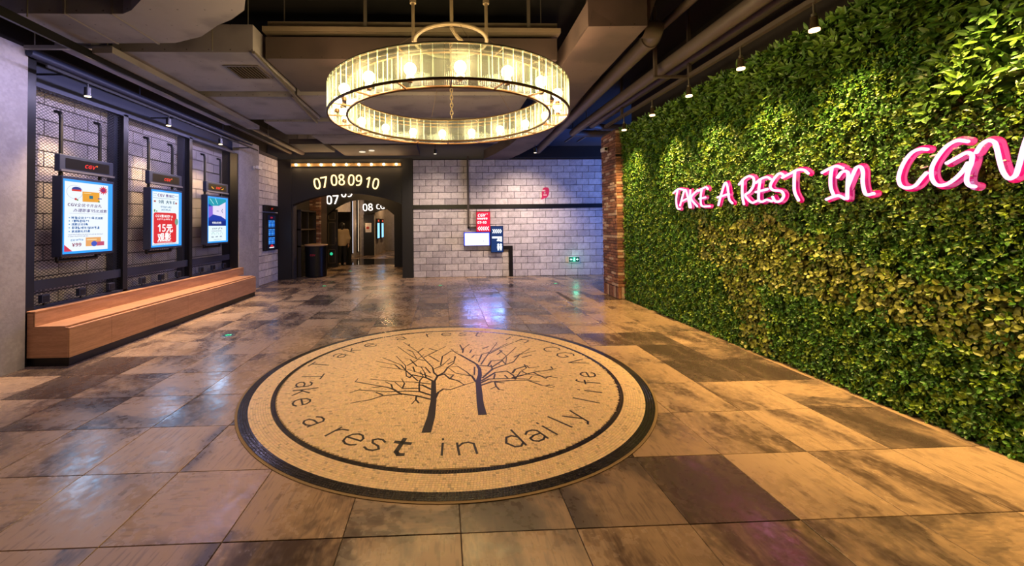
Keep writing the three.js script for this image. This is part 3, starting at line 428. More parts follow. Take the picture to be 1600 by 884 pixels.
const poster2 = canvas(512, 900, (c) => {
  c.fillStyle = '#e9f6ff'; c.fillRect(0, 0, 512, 900);
  small(c, 16, 30, 70, 14, '#28628a'); small(c, 16, 62, 60, 12, '#28628a'); write(c, 'CGV', 90, 26, 58, '#6a3a78', 0.14); write(c, '影城汇', 250, 28, 54, '#5a4a88', 0.12); small(c, 420, 40, 90, 12, '#28628a');
  c.fillStyle = '#28507a'; c.fillRect(10, 104, 492, 4);
  write(c, '9月', 110, 135, 62, '#1a5a74', 0.15); write(c, '大', 250, 135, 62, '#1a5a74', 0.15); small(c, 318, 138, 130, 56, '#1a5a74');
  c.fillStyle = '#a03a30'; c.fillRect(26, 150, 34, 26); c.fillRect(440, 160, 30, 30); c.fillStyle = '#4a8a3a'; c.fillRect(28, 300, 24, 40); c.fillRect(70, 315, 16, 26);
  small(c, 150, 235, 220, 32, '#2a6a9a'); small(c, 170, 285, 190, 32, '#2a6a9a');
  c.fillStyle = '#dc2a2e'; rr_(c, 22, 350, 440, 520, 34); c.fill();
  c.fillStyle = '#7aa890'; c.beginPath(); c.ellipse(465, 505, 34, 58, 0, 0, 7); c.fill();
  write(c, 'CGV影城汇', 55, 385, 48, '#fff', 0.14); small(c, 305, 388, 130, 46, '#fff'); small(c, 85, 448, 300, 34, '#fff');
  c.save(); c.scale(0.86, 1.06); write(c, '15元', 105, 502, 150, '#fff', 0.17); write(c, '观影', 112, 655, 142, '#fff', 0.14); c.restore();
  small(c, 110, 830, 250, 14, '#fff'); small(c, 90, 852, 290, 12, '#fff'); small(c, 20, 880, 470, 14, '#2a5a8a');
});
const poster3 = canvas(512, 900, (c) => {
  c.fillStyle = '#1a3aa8'; c.fillRect(0, 0, 512, 570); c.fillStyle = '#0a9ab0'; c.beginPath(); c.moveTo(0, 0); c.lineTo(512, 0); c.lineTo(512, 80); c.lineTo(130, 190); c.lineTo(0, 120); c.fill();
  c.strokeStyle = '#d0fff6'; c.lineWidth = 10; c.beginPath(); c.moveTo(40, 20); c.lineTo(150, 130); c.moveTo(190, 0); c.lineTo(260, 120); c.stroke();
  c.fillStyle = '#e6dcf6'; c.beginPath(); c.moveTo(120, 160); c.lineTo(300, 150); c.lineTo(500, 60); c.lineTo(500, 440); c.lineTo(360, 375); c.lineTo(120, 340); c.fill();
  c.fillStyle = '#8a6ad8'; c.beginPath(); c.moveTo(0, 180); c.lineTo(120, 170); c.lineTo(120, 345); c.lineTo(0, 420); c.fill();
  c.fillStyle = '#2a4a9a'; c.fillRect(230, 262, 60, 10); c.fillStyle = '#102a80'; c.fillRect(0, 470, 512, 110); c.strokeStyle = '#1a3a7a'; c.lineWidth = 12; c.beginPath(); c.moveTo(410, 215); c.lineTo(380, 255); c.lineTo(410, 300); c.stroke();
  small(c, 110, 490, 290, 40, '#fff'); small(c, 110, 490, 290, 40, '#fff'); small(c, 110, 528, 270, 16, '#fff');
  c.fillStyle = '#e8f8fb'; c.fillRect(0, 580, 512, 320);
  small(c, 100, 620, 150, 34, '#2a3a6a'); small(c, 270, 614, 130, 40, '#2a3a6a'); small(c, 90, 676, 310, 24, '#4a5a8a');
  c.lineWidth = 7; for (const x of [130, 250, 370]) { c.strokeStyle = '#3ab0a8'; c.beginPath(); c.arc(x, 755, 36, Math.PI * 0.9, Math.PI * 2.1); c.stroke(); small(c, x - 44, 795, 96, 30, '#2a4a7a'); small(c, x - 44, 795, 96, 30, '#2a4a7a'); }
  small(c, 150, 862, 230, 12, '#5a6a8a');
});
const schedule = canvas(256, 640, (c) => {
  c.fillStyle = '#06122e'; c.fillRect(0, 0, 256, 640); c.font = 'bold 40px sans-serif'; c.fillStyle = '#ff3040'; c.fillText('CGV', 84, 60);
  for (const y of [100, 260, 420]) { c.fillStyle = '#2a86ff'; for (let k = 0; k < 4; k++) { c.fillRect(26 + k * 54, y, 40, 26); c.fillStyle = k % 2 ? '#2a86ff' : '#4aa0ff'; c.fillRect(26 + k * 54, y + 34, 40, 20); c.fillRect(26 + k * 54, y + 62, 40, 46); c.fillRect(26 + k * 54, y + 114, 40, 14); } }
  c.fillStyle = '#e02838'; c.beginPath(); c.moveTo(60, 600); c.lineTo(110, 560); c.lineTo(150, 560); c.lineTo(210, 600); c.fill(); c.fillStyle = '#fff'; c.fillRect(50, 606, 160, 16);
});
const ledHeader = (k) => canvas(512, 128, (c) => { c.fillStyle = '#090505'; c.fillRect(0, 0, 512, 128); if (k) { c.strokeStyle = '#ffb030'; c.lineWidth = 14; for (const x of [130, 382]) { c.beginPath(); c.arc(x, 46, 42, x < 200 ? 1.2 : 0.3, x < 200 ? 2.9 : 2.0); c.stroke(); } } c.font = 'bold italic 64px sans-serif'; c.fillStyle = '#ff2a20'; c.fillText('CGV', 205, 92); c.fillStyle = '#ff8a20'; c.font = 'bold 50px sans-serif'; c.fillText('*', 342, 72); });

// ---------------------------------------------------------------- left wall: mesh frame, poster displays, bench
{
  const t = thing('mesh_screen', 'tall dark metal frame of three wire mesh panels before the grey block wall', 'screen', [-4.95, 0, -4.87]);
  const P = (x0, x1, y0, y1, z0, z1) => bx(x0 + 4.95, x1 + 4.95, y0, y1, z0 + 4.87, z1 + 4.87);
  part('post', P(-4.99, -4.872, 0, 3.72, -4.96, -4.845), BLACKSATIN, t);
  for (const z of [-6.36, -7.96]) { part('post', P(-4.99, -4.9, 0.6, 3.36, z - 0.045, z + 0.045), BLACKSATIN, t); part('post', P(-5.09, -4.99, 0.6, 3.36, z - 0.02, z + 0.11), NAVY, t); }
  part('post', P(-5.1, -4.92, 0, 3.36, -9.79, -9.42), BLACKSATIN, t);
  part('rail', P(-4.99, -4.9, 3.33, 3.38, -9.6, -4.9), NAVY, t); part('rail', P(-4.97, -4.93, 0.86, 0.98, -9.45, -4.94), NAVY, t); part('rail', P(-4.99, -4.9, 0.6, 0.67, -9.45, -4.94), NAVY, t);
  part('fascia', P(-5.1, -5.06, 3.36, 3.66, -9.8, -4.9), NAVY, t);
  for (const [z0, z1] of [[-4.95, -6.31], [-6.41, -7.91], [-8.01, -9.42]]) {     // diamond mesh: two families of flat wires, clipped to the panel
    const W = z0 - z1, y0 = 0.67, y1 = 3.33, out = [], sx = 0.056, sy = 0.039, k = sy / sx;
    for (const s of [1, -1]) for (let c = -Math.ceil(W / sx); c < Math.ceil((y1 - y0) / sy); c++) {
      let a = [0, c * sy], b = [W, c * sy + W * k];                    // v = c*sy + u*k
      if (a[1] < 0) a = [-c * sy / k, 0]; if (b[1] > y1 - y0) b = [(y1 - y0 - c * sy) / k, y1 - y0];
      if (b[0] - a[0] < 0.02) continue;
      const u = (q) => (s > 0 ? z0 - q : z1 + q);
      out.push(bar([-4.945 + s * 0.0012 + 4.95, y0 + a[1], u(a[0]) + 4.87], [-4.945 + s * 0.0012 + 4.95, y0 + b[1], u(b[0]) + 4.87], 0.0025, 0.0045));
    }
    part('wire_mesh', mergeGeometries(out), std({ color: 0x1c1c22, roughness: 0.5, metalness: 0.4 }), t);
  }
}
const BOXBLUE = glow(new THREE.Color(0.02, 0.3, 1), 1.2);
function display(z0, poster, n, label) {
  const t = thing('poster_display', label, 'display', [-4.9, 1.25, z0]), w = 0.79;
  part('case', rbx(0.025, 0.15, 0.0, 1.02, -w, 0, 0.01), NAVY, t);
  part('lit_border', bx(0.148, 0.153, 0.035, 0.985, -w + 0.03, -0.015), BOXBLUE, t);
  const g = new THREE.PlaneGeometry(0.65, 0.89); g.rotateY(Math.PI / 2);
  part('screen', g, screenMat(poster, 0.95), t, [0.156, 0.51, -w / 2 + 0.04]);
  const h = part('header_box', rbx(0.07, 0.14, 1.075, 1.29, -w, 0.02, 0.008), NAVY, t);
  const g2 = new THREE.PlaneGeometry(0.66, 0.13); g2.rotateY(Math.PI / 2);
  part('header_screen', g2, screenMat(ledHeader(n), 1.3), h, [0.142, 1.185, -w / 2 + 0.01]);
  part('header_lip', bx(0.14, 0.16, 1.075, 1.1, -w, 0.02), std({ color: 0x6a6a74, roughness: 0.4, metalness: 0.3 }), h);
  for (const dz of [-0.1, -0.68]) part('support_pipe', pipe([[0.04, -0.02, dz], [0.04, 1.85, dz], [-0.036, 1.85, dz]], 0.022, 12, 0.06), BLACKSATIN, t);
  part('cross_pipe', rod([0.04, 1.5, -0.1], [0.04, 1.5, -0.68], 0.01, 8), BLACKSATIN, t);
  part('bottom_bracket', mergeGeometries([rod([0.05, -0.05, -0.05], [0.05, -0.05, -0.62], 0.024, 12), rod([0.05, -0.05, -0.05], [0.05, 0.0, -0.05], 0.02), rod([0.05, -0.05, -0.62], [0.05, 0.0, -0.62], 0.02)]), BLACKSATIN, t);
  rectLight(COOL, L.poster, 0.6, 0.89, [-4.738, 1.76, z0 - w / 2 + 0.035], [0, 1.76, z0 - w / 2 + 0.035]);
}
display(-5.163, poster1, 0, 'backlit poster display with an orange card picture and blue bullet lines');
display(-6.68, poster2, 0, 'backlit poster display with a big red panel reading 15');
display(-8.24, poster3, 1, 'backlit poster display showing a blue and purple cinema hall');
for (const [k, z] of [-5.12, -5.62, -6.1, -6.72, -7.16, -7.6, -8.3, -8.72, -9.14].entries()) {
  const o = thing('socket_box', ['small dark socket box low on the mesh, first from the tall grey plastered wall', 'second small dark socket box from the tall grey plastered wall', 'small dark socket box low on the mesh just before the first inner frame post', 'small dark socket box just past the first inner frame post', 'small dark socket box under the red poster display', 'small dark socket box just before the second inner frame post', 'small dark socket box just past the second inner frame post', 'small dark socket box under the blue cinema hall display', 'small dark socket box nearest the grey plastered pier'][k], 'socket box', [-4.934, 0.75, z], 0, 'socket boxes low on the mesh screen');
  part('box', rbx(0, 0.05, -0.05, 0.05, -0.05, 0.05, 0.004), NAVY, o); part('cover', bx(0.05, 0.054, -0.035, 0.035, -0.035, 0.035), BLACKSATIN, o);
  part('conduit', rod([0.02, -0.078, 0], [0.02, -0.05, 0], 0.01, 8), BLACKSATIN, o);
}
{
  const t = thing('bench', 'long stepped oak bench with dark plinth running under the poster displays', 'bench', [-4.38, 0, -4.87]);
  const P = (x0, x1, y0, y1, z0, z1, r) => rbx(x0 + 4.38, x1 + 4.38, y0, y1, z0 + 4.87, z1 + 4.87, r ?? 0.003);
  part('plinth', P(-4.86, -4.4, 0, 0.1, -9.52, -4.89), BLACKSATIN, t);
  let z = -4.87; for (const w of [0.6, 0.79, 0.79, 0.79, 0.79, 0.89]) { part('front_panel', P(-4.4, -4.38, 0.1, 0.442, z - w + 0.0015, z - 0.0015, 0.002), WOOD, t); z -= w; }
  part('end_panel', P(-4.86, -4.4, 0.1, 0.45, -4.89, -4.87), WOOD, t); part('end_panel', P(-4.86, -4.78, 0.45, 0.62, -4.89, -4.87), WOOD, t);
  part('end_panel', P(-4.86, -4.4, 0.1, 0.45, -9.52, -9.5), WOOD, t);
  part('seat', P(-4.775, -4.43, 0.45, 0.468, -9.52, -4.87), WOOD, t); part('seat_edge', P(-4.43, -4.385, 0.43, 0.446, -9.52, -4.872), WOOD, t);
  part('back_riser', P(-4.79, -4.77, 0.468, 0.625, -9.75, -4.87), WOOD, t); part('back_ledge', P(-4.868, -4.766, 0.625, 0.643, -9.75, -4.868), WOOD, t);
}
// spots, rail and pipes over the mesh screen
{
  const t = thing('lighting_rail', 'thin dark lighting rail carrying three spots along the top of the mesh screen', 'rail', [-4.6, 3.5, -7.1]);
  part('track', bx(-0.012, 0.012, -0.015, 0.015, -3.0, 2.3), BLACKSATIN, t); part('bracket', bx(-0.455, 0, 0.0, 0.02, 2.0, 2.02), BLACKSATIN, t); part('bracket', bx(-0.455, 0, 0.0, 0.02, -2.72, -2.7), BLACKSATIN, t); part('bracket', bx(-0.455, 0, 0.0, 0.02, -0.02, 0), BLACKSATIN, t);
  [-5.34, -6.87, -8.44].forEach((z, k) => {
    const o = thing('spotlight', ['small dark cylinder spotlight above the poster with the orange card', 'small dark cylinder spotlight above the red poster display', 'small dark cylinder spotlight above the blue cinema hall display'][k], 'spotlight', [-4.6, 3.32, z], 0, 'spotlights over the mesh screen');
    part('body', rod([0, 0, 0], [0, 0.11, 0], 0.038, 16), BLACKSATIN, o); part('stem', rod([0, 0.11, 0], [0, 0.17, 0], 0.01, 8), BLACKSATIN, o); part('lens', rod([0, -0.006, 0], [0, 0.004, 0], 0.034, 16), glow(new THREE.Color(1, 0.75, 0.45), 6), o);
    spotLight(new THREE.Color(1, 0.68, 0.36), L.wallSpot, [-4.6, 3.29, z], [-4.86, 1.0, z - 0.05], 0.72, 0.9);
    pointLight(WARM, 0.04, [-4.6, 3.29, z]);
  });
  solo('ceiling_pipe', 'dark blue pipe running over the top of the mesh screen', 'pipe', mergeGeometries([rod([-4.8, 3.66, -4.8], [-4.8, 3.69, -10.2], 0.045), rod([-4.8, 3.66, -6.5], [-4.8, 4.6, -6.5], 0.008, 6), rod([-4.8, 3.66, -8.9], [-4.8, 4.6, -8.9], 0.008, 6)]), NAVY);
}
{
  const t = thing('added_wall_washer', 'added long slim linear lamp giving lavender fill on the mesh screen from under the ceiling', 'lamp', [-3.95, 3.56, -6.3]);  // added lamp, put here to give the mesh and block wall lavender fill
  part('housing', bx(-0.01, 0.022, -0.05, 0.04, -3.12, 3.12), BLACKSATIN, t); part('diffuser', bx(-0.012, -0.01, -0.03, 0.03, -3.1, 3.1), glow(new THREE.Color(0.7, 0.66, 1), 0.5), t);
  for (const z of [-2.9, 0.1, 2.9]) part('hanging_rod', rod([-0.002, 0.04, z], [-0.002, 1.04, z], 0.006, 6), STEEL, t);
  rectLight(new THREE.Color(0.62, 0.56, 1), L.addedWash, 6.2, 0.05, [-3.99, 3.54, -6.3], [-5.1, 1.3, -6.3]);
}
function cctv(pos, turn, label) {
  const t = thing('security_camera', label, 'camera', pos, turn, 'white security cameras');
  part('bracket', mergeGeometries([rod([0, 0, 0], [0, 0, 0.07], 0.014, 10), rod([0, 0, 0], [0, 0, 0.012], 0.045, 16)]), WHITEPL, t);
  const b = part('body', rbx(-0.05, 0.16, -0.04, 0.045, 0.06, 0.14, 0.012), WHITEPL, t); part('lens', rod([0.15, 0, 0.1], [0.172, 0, 0.1], 0.03, 14), BLACKSATIN, b);
}
cctv([-4.9, 3.14, -10.55], Math.PI / 2, 'small white security camera on the plain grey plastered pier');
cctv([3.645, 3.21, -8.72], -Math.PI / 2, 'small white security camera on the red brick pier');
{
  const t = thing('schedule_display', 'narrow black wall display with blue timetable columns beside the portal', 'display', [-4.995, 0.93, -11.25]);
  part('case', rbx(0, 0.07, 0, 1.06, -0.87, 0, 0.008), BLACK, t); const g = new THREE.PlaneGeometry(0.5, 0.96); g.rotateY(Math.PI / 2); part('screen', g, screenMat(schedule, 0.9), t, [0.073, 0.52, -0.42]);
  const h = part('header_box', rbx(0, 0.07, 1.1, 1.28, -0.87, 0, 0.006), BLACK, t); const g2 = new THREE.PlaneGeometry(0.42, 0.12); g2.rotateY(Math.PI / 2); part('header_screen', g2, screenMat(ledHeader(0), 0.9), h, [0.073, 1.19, -0.43]);
  rectLight(COOL, 0.4, 0.5, 0.9, [-4.9, 1.45, -11.67], [0, 1.45, -11.67]);
}

// ---------------------------------------------------------------- portal with screen numbers, corridor things, bin, person
function archHeader(x0, x1, yEnd, yTop, top, z0, z1) {
  const s = new THREE.Shape(); s.moveTo(x0, yEnd); const n = 20;
  for (let k = 1; k <= n; k++) { const f = k / n, x = x0 + (x1 - x0) * f; s.lineTo(x, yEnd + (yTop - yEnd) * (1 - Math.pow(2 * f - 1, 2))); }
  s.lineTo(x1, top); s.lineTo(x0, top); s.closePath();
  return metric(plain(new THREE.ExtrudeGeometry(s, { depth: z0 - z1, bevelEnabled: false }).translate(0, 0, z1)));
}
const PORTALBLACK = std({ color: 0x191715, roughness: 0.6 });
{
  const t = thing('portal', 'black arched portal with glowing numbers 07 08 09 10 over the corridor', 'portal', [-2.93, 0, -12.3]);
  const S = (g) => g.translate(2.93, 0, 12.3);
  part('post', S(bx(-5.0, -4.6, 0, 3.64, -12.62, -12.28)), PORTALBLACK, t); part('post', S(bx(-1.26, -0.94, 0, 3.64, -12.62, -12.26)), PORTALBLACK, t);
  part('arch', S(archHeader(-4.6, -1.26, 2.25, 2.6, 3.64, -12.3, -12.6)), PORTALBLACK, t);
  part('inner_jamb', S(bx(-4.6, -4.56, 0, 2.25, -12.62, -12.34)), std({ color: 0x3a332e, roughness: 0.7 }), t);
  const lit = glow(new THREE.Color(1, 0.66, 0.26), 2.6);
  [['07', -3.71, 2.915, 0.2], ['08', -3.2, 3.0, 0.06], ['09', -2.68, 2.99, -0.05], ['10', -2.16, 2.9, -0.2]].forEach(([s, x, y, r]) => part('number', text3(s, 0.33, 0.035, thinFont).scale(0.9, 1, 1), lit, t, [x + 2.93, y, 0.01], [0, 0, r]).userData.label = 'glowing number ' + s);
  pointLight(AMBER, 0.25, [-2.93, 2.95, -12.1], 8);
}
{
  const t = thing('bulb_rail', 'pale rail with nine bright bulbs across the top of the portal', 'lamp', [-2.93, 3.46, -12.3]);
  part('rail', bx(-1.65, 1.65, -0.045, 0.045, 0.002, 0.05), std({ color: 0x9a8058, roughness: 0.4, metalness: 0.5 }), t); part('end_cap', bx(-1.665, -1.65, -0.07, 0.07, 0.002, 0.06), BRASS, t);
  for (let k = 0; k < 9; k++) { const b = part('bulb', new THREE.SphereGeometry(0.034, 14, 10), glow(new THREE.Color(1, 0.8, 0.5), 20), t, [-1.5 + k * 0.376, 0, 0.09]); part('bulb_holder', rod([0, 0, -0.05], [0, 0, -0.025], 0.02, 10), BRASS, b); pointLight(WARM, L.portalBulb, [-4.43 + k * 0.376, 3.46, -12.21], 1.5); }
}
{
  const t = thing('trash_bin', 'tall black round bin with a pale lid standing in the portal', 'bin', [-4.08, 0, -12.98]);
  part('body', plain(new THREE.LatheGeometry([[0, 0.0], [0.31, 0], [0.325, 0.03], [0.335, 0.94], [0.345, 0.95], [0.345, 0.98]].map(([x, y]) => new THREE.Vector2(x, y)), 40)), BLACKSATIN, t);
  part('lid', plain(new THREE.LatheGeometry([[0.355, 0.98], [0.36, 1.0], [0.35, 1.03], [0.2, 1.04], [0.19, 1.0], [0, 0.99]].map(([x, y]) => new THREE.Vector2(x, y)), 40)), std({ color: 0xb08a60, roughness: 0.4 }), t);
  part('logo', text3('CGV', 0.06, 0.004), std({ color: 0xb02030, roughness: 0.5 }), t, [0.0, 0.7, 0.333]);
}
{
  const t = thing('shelf_unit', 'dark wooden shelf unit with a column of round knobs inside the portal', 'shelf', [-4.75, 0, -12.75]);
  const D = std({ color: 0x2b2420, roughness: 0.6 });
  part('carcass', mergeGeometries([bx(0, 0.02, 0, 2.1, -1.5, 0), bx(0, 0.28, 2.08, 2.13, -1.5, 0), bx(0, 0.28, 0, 2.1, -0.03, 0), bx(0, 0.28, 0, 2.1, -1.5, -1.47), bx(0, 0.26, 0.95, 2.08, -0.77, -0.73)].map(plain)), D, t);
  for (const y of [0.95, 1.48]) part('shelf', bx(0, 0.27, y, y + 0.045, -1.5, 0), std({ color: 0x4a3c32, roughness: 0.6 }), t);
  part('cupboard', bx(0, 0.26, 0, 0.95, -1.47, -0.03), D, t);
  for (let k = 0; k < 5; k++) part('knob', new THREE.SphereGeometry(0.025, 10, 8), BRASS, t, [0.275, 0.16 + k * 0.17, -0.38]);
}
{ // brick pier in the corridor
  const p = struct('pillar', bx(-4.75, -4.34, 0, 3.4, -15.1, -14.4), std({ color: 0x35241c, roughness: 0.95 }), undefined, 'brick pier inside the corridor behind the bin'); p.userData.piece = 'brick';
  masonry(p, BRICKS, { ...BR, most: 300 }, 0.41, 55, (u, v, d) => ({ pos: [-4.75 + u, v, -14.402 + d * 2], turn: 0 }));
}
function innerArch(z, x0, x1, yEnd, yTop, label, words) {
  const t = thing('inner_arch', label, 'arch', [0, 0, z]);
  part('header', archHeader(x0 + 0.05, x1, yEnd, yTop, 3.39, 0.1, -0.1), PORTALBLACK, t); part('post', bx(Math.max(-4.59, x0 - 0.1), x0 + 0.07, 0, 3.39, -0.15, 0.12), PORTALBLACK, t); part('post', bx(x1, -1.01, 0, 3.39, -0.1, 0.1), PORTALBLACK, t);
  for (const [s, x, y, size] of words) part('number', text3(s, size, 0.03, thinFont), glow(new THREE.Color(1, 0.86, 0.74), 3), t, [x, y, 0.11], [0, 0, 0.05]).userData.label = 'glowing white lettering ' + s;
  return t;
}
innerArch(-15.6, -4.56, -1.9, 2.0, 2.6, 'black inner arch with the lit number 07 behind the portal', [['07', -4.24, 2.61, 0.33], ['09', -3.7, 2.86, 0.3]]);
innerArch(-22, -4.2, -1.6, 2.1, 2.5, 'black inner arch farther along the corridor with the lit number 08', [['08', -4.1, 2.6, 0.38], ['CGV', -3.3, 2.64, 0.27], ['0', -2.0, 2.5, 0.27]]);
{
  const t = thing('corridor_door', 'dark panelled door with carved frames standing open beside the person', 'door', [-4.58, 0, -15.85]);
  part('leaf', bx(0, 0.44, 0, 2.25, -0.03, 0.03), std({ color: 0x262220, roughness: 0.45 }), t);
  const fr = (x0, x1, y0, y1) => part('moulding', mergeGeometries([bx(x0, x1, y0, y0 + 0.025, 0.03, 0.05), bx(x0, x1, y1 - 0.025, y1, 0.03, 0.05), bx(x0, x0 + 0.025, y0, y1, 0.03, 0.05), bx(x1 - 0.025, x1, y0, y1, 0.03, 0.05)].map(plain)), std({ color: 0x5a5046, roughness: 0.4 }), t);
  fr(0.08, 0.36, 0.85, 1.75); fr(0.08, 0.36, 0.15, 0.7); fr(0.08, 0.36, 1.85, 2.15);
  part('handle', rod([0.38, 1.0, 0.03], [0.38, 1.15, 0.06], 0.012, 8), BRASS, t);
}
{
  const t = thing('dark_doorway', 'black panel for the dark open doorway behind the person in the corridor', 'doorway', [-4.1, 0, -17.2]);
  part('panel', bx(-0.45, 0.1, 0, 2.15, -0.05, 0), std({ color: 0x0e0d0d, roughness: 0.8 }), t); part('frame', mergeGeometries([bx(0.1, 0.16, 0, 2.2, -0.06, 0.03), bx(-0.5, 0.16, 2.15, 2.2, -0.06, 0.03)].map(plain)), PORTALBLACK, t);  // darkness of the opening put into a flat black panel
}
[[-18.9, 'grey'], [-20.2, 'grey']].forEach(([z], k) => {
  const o = thing('light_strip', ['vertical white light strip on the corridor wall nearer the person', 'vertical warm light strip on the corridor wall beside the second inner arch'][k], 'lamp', [-4.58, 0.2, z - 1.2]);
  part('channel', bx(0, 0.06, 0, 2.9, -0.08, 0.08), BLACK, o); part('tube', bx(0.06, 0.075, 0.05, 2.85, -0.03, 0.03), glow(k ? new THREE.Color(1, 0.75, 0.5) : new THREE.Color(0.9, 0.88, 1), 0.9), o);
  pointLight(k ? WARM : new THREE.Color(0.9, 0.85, 1), 0.35, [-4.35, 1.7, z - 1.2], 6);
});
{
  const t = thing('notice_board', 'black standing panel with a white and red notice beside the second inner arch', 'notice board', [-4.0, 0, -21.6]);
  part('panel', bx(-0.28, 0.28, 0, 2.2, -0.06, 0), BLACK, t);
  const notice = canvas(128, 180, (c) => { c.fillStyle = '#d8d0cc'; c.fillRect(0, 0, 128, 180); c.fillStyle = '#a03028'; c.fillRect(20, 70, 60, 50); small(c, 12, 14, 100, 12, '#444'); small(c, 12, 34, 100, 12, '#444'); small(c, 12, 140, 100, 12, '#444'); });
  part('notice', new THREE.PlaneGeometry(0.32, 0.5).translate(0, 0, 0.004), std({ map: notice, roughness: 0.6 }), t, [-0.02, 1.5, 0]);
}
for (const [k, z] of [-22.5, -24.0].entries()) {
  const o = thing('corridor_display', ['narrow glowing blue display at the corridor end, the nearer of two', 'narrow glowing blue display at the corridor end, the farther of two'][k], 'display', [-3.772, 0.85, z], 0, 'blue displays at the corridor end');
  part('case', bx(0, 0.08, 0, 1.15, -0.85, 0.05), BLACK, o); part('screen', bx(0.08, 0.085, 0.05, 0.9, -0.75, -0.05), glow(new THREE.Color(0.25, 0.6, 1), 1.6), o); part('header_screen', bx(0.08, 0.085, 0.97, 1.08, -0.6, -0.25), glow(new THREE.Color(1, 0.1, 0.05), 0.8), o);
}
struct('wall_left', bx(-4.6, -3.78, 0, 3.4, -26, -22.2), std({ map: BLOCKS[0].map, roughness: 0.85 }));
rectLight(COOL, 1.2, 0.7, 0.85, [-3.6, 1.4, -23.6], [0, 1.4, -23.6]);
// corridor downlights, unseen behind the portal, placed to light the corridor
for (const [k, z] of [-13.9, -18.0, -20.6, -24.2].entries()) {
  const o = thing('downlight', ['unseen downlight in the corridor ceiling just inside the portal', 'unseen downlight in the corridor ceiling above the black threshold', 'unseen downlight in the corridor ceiling before the second inner arch', 'unseen downlight in the corridor ceiling near the end wall'][k], 'downlight', [-2.9, 3.39, z]);
  part('rim', plain(new THREE.TorusGeometry(0.07, 0.012, 8, 24).rotateX(Math.PI / 2)), WHITEPL, o); part('lens', rod([0, -0.005, 0], [0, 0.005, 0], 0.06, 18), glow(new THREE.Color(1, 0.8, 0.55), 4), o);
  pointLight(WARM, [7, 9, 4, 6][k], [-2.9, 3.3, z], 3);
}
// ---- person in the corridor, seen from behind
function fieldMesh(bones, cell, center, half, blend = 0.03, clip) {
  const N = Math.ceil(2 * half / cell), mc = new MarchingCubes(N, std({}), false, false, 400000), f = mc.field, q = V(0, 0, 0), pa = V(0, 0, 0), ba = V(0, 0, 0);
  for (let z = 0; z < N; z++) for (let y = 0; y < N; y++) for (let x = 0; x < N; x++) {
    q.set(center[0] + (x / N * 2 - 1) * half, center[1] + (y / N * 2 - 1) * half, center[2] + (z / N * 2 - 1) * half);
    let acc = 0;
    for (const [a, b, r0, r1, flat = 1] of bones) {
      pa.set(q.x - a[0], q.y - a[1], (q.z - a[2]) / flat); ba.set(b[0] - a[0], b[1] - a[1], (b[2] - a[2]) / flat); const h = Math.max(0, Math.min(1, pa.dot(ba) / (ba.lengthSq() + 1e-9)));
      acc += Math.exp(-(pa.addScaledVector(ba, -h).length() - (r0 + (r1 - r0) * h)) / blend);
    }
    let d = -blend * Math.log(acc + 1e-30); if (clip) d = Math.max(d, clip(q.x, q.y, q.z));
    f[x + y * N + z * N * N] = -d;
  }
  mc.isolation = 0; mc.update();
  const n = mc.count, g = new THREE.BufferGeometry(), pos = new Float32Array(mc.positionArray.subarray(0, n * 3)), nor = new Float32Array(mc.normalArray.subarray(0, n * 3));
  for (let i = 0; i < n; i++) for (let c = 0; c < 3; c++) pos[i * 3 + c] = pos[i * 3 + c] * half + center[c];
  g.setAttribute('position', new THREE.BufferAttribute(pos, 3)); g.setAttribute('normal', new THREE.BufferAttribute(nor, 3)); g.setAttribute('uv', new THREE.BufferAttribute(new Float32Array(n * 2), 2));
  return g;
}
